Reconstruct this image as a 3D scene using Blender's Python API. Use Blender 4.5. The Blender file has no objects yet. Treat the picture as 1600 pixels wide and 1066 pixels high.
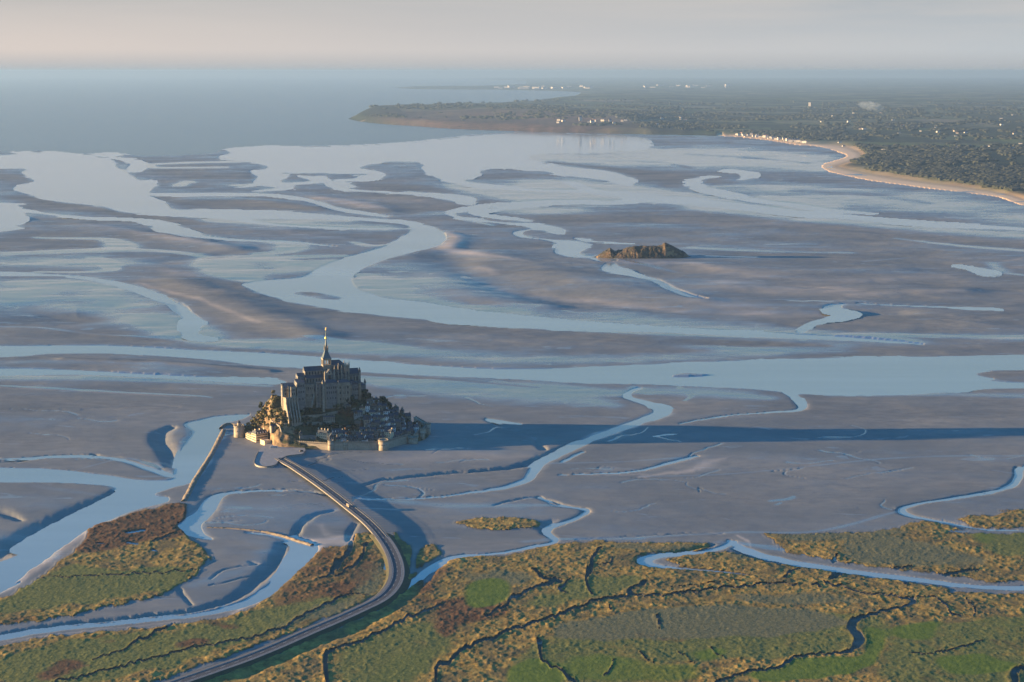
import bpy, bmesh, math, random
import numpy as np
from mathutils import Vector, Matrix
R = math.radians
random.seed(7)
rng = np.random.default_rng(11)
scn = bpy.context.scene
COL = scn.collection

# ------------------------------------------------------------------ camera
F = 2700.0; CX = 800.0; CY = 533.0; TH = R(8.88); CT = math.cos(TH); ST = math.sin(TH); HC = 600.0
cd = bpy.data.cameras.new('camera'); cam = bpy.data.objects.new('camera', cd); COL.objects.link(cam)
cam.location = (0, 0, HC); cam.rotation_euler = (R(90) - TH, 0, 0)
cd.sensor_width = 36; cd.lens = 36 * F / 1600; cd.clip_start = 5; cd.clip_end = 400000
scn.camera = cam
def gp(px, py, z=0.0):
    """ground point at height z seen at photo pixel"""
    u = CY - py; zz = -F * ST + u * CT; t = (z - HC) / zz
    return Vector(((px - CX) * t, (F * CT + u * ST) * t, z))
def dp(px, py, d):
    """point at forward distance d"""
    u = CY - py; fw = F * CT + u * ST; t = d / fw
    return Vector(((px - CX) * t, d, HC + (-F * ST + u * CT) * t))
def topx(v):
    dx, dy, dz = v[0], v[1], v[2] - HC
    fw = dy * CT - dz * ST; up = dy * ST + dz * CT
    return CX + F * dx / fw, CY - F * up / fw

# ------------------------------------------------------------------ helpers: noise
def vnoise(x, y, seed=0):
    g = np.random.default_rng(seed).random((256, 256))
    xi = np.floor(x).astype(np.int64); yi = np.floor(y).astype(np.int64)
    fx = x - xi; fy = y - yi; fx = fx * fx * (3 - 2 * fx); fy = fy * fy * (3 - 2 * fy)
    a = g[yi & 255, xi & 255]; b = g[yi & 255, (xi + 1) & 255]; c = g[(yi + 1) & 255, xi & 255]; d = g[(yi + 1) & 255, (xi + 1) & 255]
    return (a + (b - a) * fx) * (1 - fy) + (c + (d - c) * fx) * fy
def fbm(x, y, seed=0, oct=4, gain=.5):
    s = 0; a = 1; t = 0
    for k in range(oct):
        s = s + a * (vnoise(x * 2 ** k + 17.3 * k, y * 2 ** k + 5.1 * k, seed + k) - .5) * 2; t += a; a *= gain
    return s / t
def sm(e0, e1, x):
    t = np.clip((x - e0) / (e1 - e0), 0, 1); return t * t * (3 - 2 * t)

# ------------------------------------------------------------------ helpers: nodes
def mat(name):
    m = bpy.data.materials.new(name); m.use_nodes = True
    nt = m.node_tree; b = nt.nodes['Principled BSDF']
    return m, nt, b
def N(nt, t, **kw):
    n = nt.nodes.new(t)
    for k, v in kw.items():
        if k in n.inputs.keys() if not hasattr(n, k) else False: n.inputs[k].default_value = v
        else: setattr(n, k, v)
    return n
def noise_node(nt, scale, detail=4, rough=.55, vec=None, dist=0):
    n = nt.nodes.new('ShaderNodeTexNoise'); n.inputs['Scale'].default_value = scale
    n.inputs['Detail'].default_value = detail; n.inputs['Roughness'].default_value = rough; n.inputs['Distortion'].default_value = dist
    if vec is not None: nt.links.new(vec, n.inputs['Vector'])
    return n
def obj_coord(nt, scale=(1, 1, 1), rot=(0, 0, 0)):
    g = nt.nodes.new('ShaderNodeTexCoord'); m = nt.nodes.new('ShaderNodeMapping')
    m.inputs['Scale'].default_value = scale; m.inputs['Rotation'].default_value = rot
    nt.links.new(g.outputs['Object'], m.inputs['Vector']); return m.outputs['Vector']
def ramp(nt, fac, stops):
    r = nt.nodes.new('ShaderNodeValToRGB'); e = r.color_ramp.elements
    while len(e) < len(stops): e.new(.5)
    for k, (p, c) in enumerate(stops):
        e[k].position = p; e[k].color = (c[0], c[1], c[2], 1) if not isinstance(c, (int, float)) else (c, c, c, 1)
    nt.links.new(fac, r.inputs['Fac']); return r.outputs['Color']
def mix(nt, fac, a, b, mode='MIX'):
    m = nt.nodes.new('ShaderNodeMix'); m.data_type = 'RGBA'; m.blend_type = mode
    for s, v in ((0, fac), (6, a), (7, b)):
        if hasattr(v, 'links') or hasattr(v, 'is_linked'): nt.links.new(v, m.inputs[s])
        elif isinstance(v, (int, float)): m.inputs[s].default_value = v
        else: m.inputs[s].default_value = (v[0], v[1], v[2], 1)
    return m.outputs[2]
def mth(nt, op, a, b=0.0, clamp=False):
    m = nt.nodes.new('ShaderNodeMath'); m.operation = op; m.use_clamp = clamp
    for s, v in ((0, a), (1, b)):
        if isinstance(v, (int, float)): m.inputs[s].default_value = v
        else: nt.links.new(v, m.inputs[s])
    return m.outputs[0]
def bump(nt, b, h, strength, dist):
    n = nt.nodes.new('ShaderNodeBump'); n.inputs['Strength'].default_value = strength; n.inputs['Distance'].default_value = dist
    nt.links.new(h, n.inputs['Height']); nt.links.new(n.outputs[0], b.inputs['Normal'])
def simple(name, c1, c2, scale=.3, rough=.85, detail=5, bmp=0.0, bd=.3):
    m, nt, b = mat(name); v = obj_coord(nt); n = noise_node(nt, scale, detail, .6, v)
    nt.links.new(mix(nt, ramp(nt, n.outputs[0], [(.3, 0.), (.7, 1.)]), c1, c2), b.inputs['Base Color'])
    b.inputs['Roughness'].default_value = rough
    if bmp: bump(nt, b, n.outputs[0], bmp, bd)
    return m

# ------------------------------------------------------------------ helpers: objects
def tag(o, label=None, cat=None, group=None, kind=None):
    if label: o['label'] = label
    if cat: o['category'] = cat
    if group: o['group'] = group
    if kind: o['kind'] = kind
    return o
def empty(name, loc, rz=0, label=None, cat=None, group=None):
    o = bpy.data.objects.new(name, None); COL.objects.link(o); o.location = loc; o.rotation_euler = (0, 0, rz)
    o.empty_display_size = 3
    return tag(o, label, cat, group)
class MB:
    def __init__(s): s.v = []; s.f = []; s.m = []; s.c = 0
    def add(s, vs, fs, mi=0):
        n = len(s.v); s.v += [tuple(v) for v in vs]; s.f += [tuple(i + n for i in f) for f in fs]; s.m += [mi] * len(fs); return s
    def box(s, x0, x1, y0, y1, z0, z1, mi=0, M=None):
        vs = [Vector(p) for p in ((x0, y0, z0), (x1, y0, z0), (x1, y1, z0), (x0, y1, z0), (x0, y0, z1), (x1, y0, z1), (x1, y1, z1), (x0, y1, z1))]
        if M: vs = [M @ v for v in vs]
        return s.add(vs, [(3, 2, 1, 0), (4, 5, 6, 7), (0, 1, 5, 4), (1, 2, 6, 5), (2, 3, 7, 6), (3, 0, 4, 7)], mi)
    def gable(s, x0, x1, y0, y1, z0, h, ax='x', ov=.4, mi=0):
        """closed gable prism with the ridge along ax"""
        x0 -= ov; x1 += ov; y0 -= ov; y1 += ov
        if ax == 'x':
            ym = (y0 + y1) / 2; vs = [(x0, y0, z0), (x1, y0, z0), (x1, y1, z0), (x0, y1, z0), (x0, ym, z0 + h), (x1, ym, z0 + h)]
            fs = [(3, 2, 1, 0), (0, 1, 5, 4), (2, 3, 4, 5), (0, 4, 3), (1, 2, 5)]
        else:
            xm = (x0 + x1) / 2; vs = [(x0, y0, z0), (x1, y0, z0), (x1, y1, z0), (x0, y1, z0), (xm, y0, z0 + h), (xm, y1, z0 + h)]
            fs = [(3, 2, 1, 0), (0, 1, 4), (1, 2, 5, 4), (2, 3, 5), (3, 0, 4, 5)]
        return s.add(vs, fs, mi)
    def hip(s, x0, x1, y0, y1, z0, h, inset, ov=.4, mi=0, flat=None):
        x0 -= ov; x1 += ov; y0 -= ov; y1 += ov; a = inset; b = flat if flat is not None else (y1 - y0) / 2 - .05
        vs = [(x0, y0, z0), (x1, y0, z0), (x1, y1, z0), (x0, y1, z0), (x0 + a, y0 + b, z0 + h), (x1 - a, y0 + b, z0 + h), (x1 - a, y1 - b, z0 + h), (x0 + a, y1 - b, z0 + h)]
        return s.add(vs, [(3, 2, 1, 0), (4, 5, 6, 7), (0, 1, 5, 4), (1, 2, 6, 5), (2, 3, 7, 6), (3, 0, 4, 7)], mi)
    def lathe(s, prof, cx=0, cy=0, n=20, mi=0, a0=0):
        vs = []; 
        for r, z in prof:
            for k in range(n):
                a = a0 + 2 * math.pi * k / n; vs.append((cx + r * math.cos(a), cy + r * math.sin(a), z))
        fs = []
        for j in range(len(prof) - 1):
            for k in range(n): fs.append((j * n + k, j * n + (k + 1) % n, (j + 1) * n + (k + 1) % n, (j + 1) * n + k))
        fs.append(tuple(range(n))[::-1]); fs.append(tuple((len(prof) - 1) * n + k for k in range(n)))
        return s.add(vs, fs, mi)
    def beam(s, p, q, w, h, mi=0):
        """slanted bar: vertical height h below the line p-q, width w"""
        p = Vector(p); q = Vector(q); d = (q - p); n = Vector((-d.y, d.x, 0));
        if n.length < 1e-6: n = Vector((1, 0, 0))
        n = n.normalized() * w / 2; H = Vector((0, 0, h))
        vs = [p - n - H, q - n - H, q + n - H, p + n - H, p - n, q - n, q + n, p + n]
        return s.add(vs, [(3, 2, 1, 0), (4, 5, 6, 7), (0, 1, 5, 4), (1, 2, 6, 5), (2, 3, 7, 6), (3, 0, 4, 7)], mi)
    def build(s, name, mats, parent=None, smooth=False, loc=None):
        me = bpy.data.meshes.new(name); me.from_pydata(s.v, [], s.f)
        if not isinstance(mats, (list, tuple)): mats = [mats]
        for m in mats: me.materials.append(m)
        if len(mats) > 1: me.polygons.foreach_set('material_index', s.m)
        if smooth: me.shade_smooth()
        me.update()
        o = bpy.data.objects.new(name, me); COL.objects.link(o)
        if parent is not None: o.parent = parent
        if loc is not None: o.location = loc
        return o
def grid_mesh(name, X, Y, Z, keep=None, mats=(), smooth=True, attrs=None):
    ny, nx = X.shape
    idx = np.arange(ny * nx).reshape(ny, nx)
    a = idx[:-1, :-1]; b = idx[:-1, 1:]; c = idx[1:, 1:]; d = idx[1:, :-1]
    q = np.stack([d, c, b, a], -1).reshape(-1, 4)
    if keep is not None:
        q = q[keep.reshape(-1)]
    used = np.zeros(ny * nx, bool); used[q.reshape(-1)] = True
    remap = np.cumsum(used) - 1; q = remap[q]
    co = np.stack([X, Y, Z], -1).reshape(-1, 3)[used].astype(np.float32)
    me = bpy.data.meshes.new(name); me.vertices.add(len(co)); me.vertices.foreach_set('co', co.reshape(-1))
    me.loops.add(q.size); me.loops.foreach_set('vertex_index', q.reshape(-1).astype(np.int32))
    me.polygons.add(len(q)); me.polygons.foreach_set('loop_start', (np.arange(len(q)) * 4).astype(np.int32))
    me.polygons.foreach_set('loop_total', np.full(len(q), 4, np.int32))
    me.update(calc_edges=True)
    if smooth: me.polygons.foreach_set('use_smooth', np.ones(len(q), bool))
    for k, arr in (attrs or {}).items():
        at = me.attributes.new(k, 'FLOAT', 'POINT'); at.data.foreach_set('value', arr.reshape(-1)[used].astype(np.float32))
    for m in mats: me.materials.append(m)
    o = bpy.data.objects.new(name, me); COL.objects.link(o); return o
def attr(nt, name):
    a = nt.nodes.new('ShaderNodeAttribute'); a.attribute_name = name; return a.outputs['Fac']

# ------------------------------------------------------------------ world, sun, render settings
SUN_EL = R(5.2); SUN_AZ = R(-91.5)      # azimuth from +Y towards +X : sun on the left, a touch behind the camera
w = bpy.data.worlds.new('World'); scn.world = w; w.use_nodes = True; nt = w.node_tree
bg = nt.nodes['Background']
sky = nt.nodes.new('ShaderNodeTexSky'); sky.sky_type = 'NISHITA'; sky.sun_disc = False
sky.sun_elevation = SUN_EL; sky.sun_rotation = SUN_AZ; sky.altitude = 300; sky.air_density = 1.0; sky.dust_density = 1.6; sky.ozone_density = 1.5
# thin high cloud veil mixed over the clear sky
tc = nt.nodes.new('ShaderNodeTexCoord'); mp = nt.nodes.new('ShaderNodeMapping'); mp.inputs['Scale'].default_value = (1.2, 1.2, 15)
nt.links.new(tc.outputs['Generated'], mp.inputs['Vector'])
cl = noise_node(nt, 2.2, 6, .55, mp.outputs[0], .4)
hs = nt.nodes.new('ShaderNodeSeparateXYZ'); nt.links.new(tc.outputs['Generated'], hs.inputs[0])
# haze veil near the horizon (warm towards the sun, grey-blue away from it), grey cloud above it, clear blue overhead
hx = nt.nodes.new('ShaderNodeMapRange'); hx.inputs[1].default_value = -.3; hx.inputs[2].default_value = .3; nt.links.new(hs.outputs[0], hx.inputs[0])
low = mix(nt, hx.outputs[0], (1.66, 1.42, 1.27), (1.18, 1.27, 1.33))
low = mix(nt, ramp(nt, hs.outputs[2], [(0.0, 0.), (.012, 1.)]), (1.0, 1.02, 1.04), low)
mid_ = mix(nt, hx.outputs[0], (1.16, 1.11, 1.07), (.86, 1.0, 1.12)); mid_ = mix(nt, ramp(nt, cl.outputs[0], [(.34, 0.), (.66, 1.)]), mid_, (1.30, 1.24, 1.19))
blue = mix(nt, 1.0, mix(nt, 1.0, sky.outputs[0], (1.0, 1.3, 1.5), 'DARKEN'), (.03, .60, 1.22), 'MULTIPLY')
c_ = mix(nt, ramp(nt, hs.outputs[2], [(0.006, 0.), (.040, 1.)]), low, mid_)
c_ = mix(nt, ramp(nt, hs.outputs[2], [(.06, 0.), (.17, 1.)]), c_, (.60, .98, 1.10))
nt.links.new(mix(nt, ramp(nt, hs.outputs[2], [(.19, 0.), (.36, .97)]), c_, blue), bg.inputs[0]); bg.inputs[1].default_value = .11
sd = bpy.data.lights.new('sun', 'SUN'); sd.energy = 5.0; sd.angle = R(.55); sd.color = (1.0, .68, .35)
so = bpy.data.objects.new('sun', sd); COL.objects.link(so)
sdir = Vector((math.sin(SUN_AZ) * math.cos(SUN_EL), math.cos(SUN_AZ) * math.cos(SUN_EL), math.sin(SUN_EL)))
so.rotation_euler = sdir.to_track_quat('Z', 'Y').to_euler(); so.location = (-3000, 0, 1500)
scn.view_settings.view_transform = 'Standard'; scn.view_settings.look = 'None'; scn.view_settings.exposure = 2.05; scn.view_settings.gamma = 1
cy = scn.cycles; cy.use_denoising = True; cy.max_bounces = 5; cy.diffuse_bounces = 2; cy.glossy_bounces = 3; cy.volume_bounces = 1; cy.transparent_max_bounces = 6
cy.caustics_reflective = False; cy.caustics_refractive = False; cy.sample_clamp_indirect = 4
try: cy.denoiser = 'OPENIMAGEDENOISE'; cy.denoising_input_passes = 'RGB_ALBEDO_NORMAL'
except Exception: pass

# ------------------------------------------------------------------ haze
hm = bpy.data.materials.new('haze'); hm.use_nodes = True; nt = hm.node_tree
nt.nodes.remove(nt.nodes['Principled BSDF']); pv = nt.nodes.new('ShaderNodeVolumePrincipled')
pv.inputs['Color'].default_value = (.25, .395, .60, 1); pv.inputs['Density'].default_value = 2.0e-5; pv.inputs['Anisotropy'].default_value = .2
nt.links.new(pv.outputs[0], nt.nodes['Material Output'].inputs['Volume'])
tag(MB().box(-210000, 210000, -6000, 152000, -9, 650).build('haze', hm), kind='stuff')
# ================================================================== GROUND: traced outlines of the bay, turned into ground coordinates
xs = np.arange(-160, 1760.1, 1.25); ys = np.arange(131, 1141.1, 1.0)
PX, PY = np.meshgrid(xs, ys); NY, NX = PX.shape
FO = (PY - 111) / 2700.0
def gpa(px, py):
    u = CY - py; t = -HC / (-F * ST + u * CT); return (px - CX) * t, (F * CT + u * ST) * t
GX, GY = gpa(PX, PY)
def spline(pts, step=3.0):
    P = [np.array(p, float) for p in pts]
    if len(P) < 3: P = [P[0], (P[0] + P[1]) / 2, P[1]] if len(P) == 2 else P
    P = [2 * P[0] - P[1]] + P + [2 * P[-1] - P[-2]]; out = []
    for i in range(1, len(P) - 2):
        n = max(2, int(np.hypot(*(P[i + 1] - P[i])[:2]) / step))
        for k in range(n):
            t = k / n; a, b, c, d = P[i - 1:i + 3]
            out.append(.5 * (2 * b + (c - a) * t + (2 * a - 5 * b + 4 * c - d) * t * t + (3 * b - a - 3 * c + d) * t ** 3))
    out.append(P[-2]); return np.array(out)
def stroke_q(pts, t, ext=1.0, fmin=.12):
    """normalised distance (1 = the edge of a stroke of vertical thickness t) on a window"""
    ts = t if isinstance(t, (list, tuple)) else [t] * len(pts)
    S = spline([(p[0], p[1], ts[min(i, len(ts) - 1)]) for i, p in enumerate(pts)])
    tm = max(ts) / 2 * ext
    fy = max(fmin, (S[:, 1].min() - 111) / 2700)
    x0, x1 = S[:, 0].min() - tm / fy - 3, S[:, 0].max() + tm / fy + 3; y0, y1 = S[:, 1].min() - tm - 2, S[:, 1].max() + tm + 2
    i0 = max(0, int((x0 - xs[0]) / 1.25)); i1 = min(NX, int((x1 - xs[0]) / 1.25) + 2); j0 = max(0, int(y0 - ys[0])); j1 = min(NY, int(y1 - ys[0]) + 2)
    if i1 <= i0 or j1 <= j0: return None, None
    q = np.full((j1 - j0, i1 - i0), 99.0)
    for a, b in zip(S[:-1], S[1:]):
        f = max(fmin, ((a[1] + b[1]) / 2 - 111) / 2700); tt = max(a[2], b[2], .3) / 2 * ext
        u0 = max(i0, int((min(a[0], b[0]) - tt / f - 2 - xs[0]) / 1.25)); u1 = min(i1, int((max(a[0], b[0]) + tt / f + 2 - xs[0]) / 1.25) + 2)
        v0 = max(j0, int(min(a[1], b[1]) - tt - 1 - ys[0])); v1 = min(j1, int(max(a[1], b[1]) + tt + 1 - ys[0]) + 2)
        if u1 <= u0 or v1 <= v0: continue
        px = (PX[v0:v1, u0:u1] - a[0]) * f; py = PY[v0:v1, u0:u1] - a[1]
        dx = (b[0] - a[0]) * f; dy = b[1] - a[1]; L = dx * dx + dy * dy + 1e-9
        k = np.clip((px * dx + py * dy) / L, 0, 1); th = (a[2] + (b[2] - a[2]) * k) / 2 + .05
        d = np.hypot(px - k * dx, py - k * dy) / th
        s = q[v0 - j0:v1 - j0, u0 - i0:u1 - i0]; np.minimum(s, d, out=s)
    return q, (slice(j0, j1), slice(i0, i1))
def hard(L, pts, t, val=1.0, edge=.35):
    q, w = stroke_q(pts, t, 1.5)
    if q is None: return
    m = 1 - sm(1 - edge, 1 + edge, q); L[w] = L[w] * (1 - m) + val * m
def soft(L, pts, t, amp):
    q, w = stroke_q(pts, t, 2.4)
    if q is not None: L[w] += amp * (1.65 if L is G and amp > 0 else 1.0) * np.exp(-q * q)
def poly_mask(pts, smooth_it=True):
    S = spline(list(pts) + [pts[0]], 4.0) if smooth_it else np.array(list(pts) + [pts[0]], float)
    m = np.zeros((NY, NX)); 
    for sub in (-.25, .25):
        for j in range(max(0, int(S[:, 1].min() - ys[0])), min(NY, int(S[:, 1].max() - ys[0]) + 2)):
            y = ys[j] + sub; a = S[:-1]; b = S[1:]; hit = ((a[:, 1] <= y) & (b[:, 1] > y)) | ((b[:, 1] <= y) & (a[:, 1] > y))
            if not hit.any(): continue
            a = a[hit]; b = b[hit]; cx = np.sort(a[:, 0] + (y - a[:, 1]) / (b[:, 1] - a[:, 1]) * (b[:, 0] - a[:, 0]))
            for c0, c1 in zip(cx[::2], cx[1::2]):
                m[j] += .5 * (np.clip((xs - c0) / 1.25 + .5, 0, 1) - np.clip((xs - c1) / 1.25 + .5, 0, 1))
    return np.clip(m, 0, 1)
def blur(a, rx, ry, it=2):
    for _ in range(it):
        for ax, r in ((1, rx), (0, ry)):
            if r < 1: continue
            p = np.pad(a, [(r + 1, r) if k == ax else (0, 0) for k in (0, 1)], mode='edge'); c = np.cumsum(p, ax)
            n = a.shape[ax]; hi = np.take(c, np.arange(2 * r + 1, 2 * r + 1 + n), ax); lo = np.take(c, np.arange(0, n), ax); a = (hi - lo) / (2 * r + 1)
    return a
def warp(L, ax, ay, seed, sc=16, scy=90):
    """wobble outlines with noise given in ground metres"""
    f = np.clip(FO, .03, .4)
    nx = fbm(PX / sc, PY / (scy * f), seed, 4) * ax; ny = fbm(PX / sc, PY / (scy * f), seed + 50, 4) * ay * f * 4
    sx = np.clip((PX + nx - xs[0]) / 1.25, 0, NX - 1.01); sy = np.clip(PY + ny - ys[0], 0, NY - 1.01)
    i = sx.astype(int); j = sy.astype(int); u = sx - i; v = sy - j
    return [(l[j, i] * (1 - u) + l[j, i + 1] * u) * (1 - v) + (l[j + 1, i] * (1 - u) + l[j + 1, i + 1] * u) * v for l in L]

W = np.zeros((NY, NX)); G = np.zeros((NY, NX)); D = np.zeros((NY, NX)); H = np.zeros((NY, NX)); T = np.zeros((NY, NX))
# --- open sea (rougher water beyond the flats)
SEA = poly_mask([(-400, 120), (-400, 243), (0, 238), (60, 236), (120, 241), (180, 240), (215, 244), (260, 244), (330, 240), (350, 234), (400, 229), (450, 229), (560, 227), (640, 222), (690, 217), (740, 211), (800, 207), (880, 208), (1000, 211), (1100, 213), (1140, 213), (1200, 205), (1200, 120)])
# --- mirror-flat water
for p in (
    [(-400, 246), (0, 243), (18, 236), (60, 240), (80, 237), (104, 239), (150, 246), (172, 252), (186, 264), (205, 275), (222, 283), (236, 280), (244, 288), (238, 296), (228, 302), (212, 304), (240, 311), (262, 320), (265, 326), (300, 331), (265, 334), (300, 338), (200, 332), (150, 321), (100, 316), (55, 306), (22, 297), (28, 291), (50, 288), (52, 281), (30, 270), (8, 262), (-400, 255)],
    [(-400, 315), (0, 317), (25, 320), (32, 328), (41, 342), (22, 353), (0, 362), (-400, 400)],
    [(380, 444), (400, 440), (430, 437), (475, 433), (490, 424), (520, 410), (545, 402), (580, 392), (615, 380), (635, 368), (642, 358), (632, 351), (590, 346), (520, 343), (440, 342), (360, 341), (300, 338), (265, 334), (265, 328), (340, 329), (420, 330), (480, 333), (560, 340), (620, 345), (655, 350), (685, 358), (698, 368), (692, 380), (662, 390), (632, 397), (605, 404), (583, 412), (560, 422), (550, 428), (550, 440), (556, 450), (575, 458), (600, 465), (650, 473), (700, 481), (750, 490), (760, 505), (740, 506), (700, 501), (640, 496), (560, 488), (480, 476), (430, 465), (395, 453)],
    [(-400, 425), (0, 425), (60, 428), (120, 431), (170, 438), (220, 449), (260, 464), (290, 480), (305, 492), (320, 503), (312, 512), (308, 522), (335, 531), (300, 531), (284, 522), (281, 510), (285, 498), (270, 484), (245, 470), (200, 453), (160, 442), (110, 434), (50, 431), (-400, 430)],
    [(-400, 541), (0, 541), (100, 540), (200, 541), (300, 547), (400, 551), (500, 558), (600, 566), (700, 573), (800, 577), (900, 575), (1000, 571), (1100, 566), (1300, 560), (1400, 558), (1600, 556), (2200, 550), (2200, 574), (1600, 578), (1545, 580), (1524, 585), (1550, 592), (1600, 598), (2200, 606), (1600, 606), (1500, 611), (1400, 616), (1300, 616), (1240, 613), (1180, 608), (1100, 604), (1000, 600), (900, 598), (800, 592), (700, 588), (600, 583), (500, 577), (400, 570), (330, 562), (250, 556), (150, 552), (60, 553), (0, 557), (-400, 562)],
    [(-400, 577), (0, 576), (100, 578), (200, 583), (300, 588), (430, 593), (430, 600), (300, 594), (200, 589), (100, 585), (0, 587), (-400, 590)],
    [(392, 647), (345, 650), (310, 657), (290, 664), (303, 673), (300, 682), (285, 700), (276, 720), (272, 738), (268, 750), (215, 750), (180, 745), (100, 735), (0, 731), (-400, 730), (-400, 752), (0, 753), (100, 754), (160, 758), (180, 764), (184, 770), (165, 780), (140, 793), (100, 812), (60, 835), (20, 858), (0, 880), (-400, 980), (-400, 1110), (0, 925), (20, 912), (50, 890), (85, 862), (110, 845), (135, 828), (150, 820), (180, 808), (200, 800), (240, 790), (262, 783), (262, 777), (245, 775), (245, 770), (265, 763), (290, 756), (305, 748), (318, 730), (330, 705), (340, 690), (348, 678), (345, 668), (355, 660), (375, 655)],
    [(352, 234), (400, 229), (460, 230), (560, 228), (640, 223), (700, 217), (760, 211), (830, 208), (950, 212), (1010, 218), (1010, 232), (940, 238), (850, 240), (828, 245), (830, 252), (880, 260), (950, 268), (990, 280), (985, 290), (950, 285), (880, 274), (800, 263), (752, 264), (745, 274), (720, 282), (690, 280), (668, 270), (657, 262), (664, 254), (610, 252), (580, 257), (560, 262), (575, 268), (560, 274), (500, 270), (440, 270), (410, 267), (420, 261), (400, 255), (370, 250), (340, 246), (360, 240)],
): W = np.maximum(W, poly_mask(p))
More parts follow.
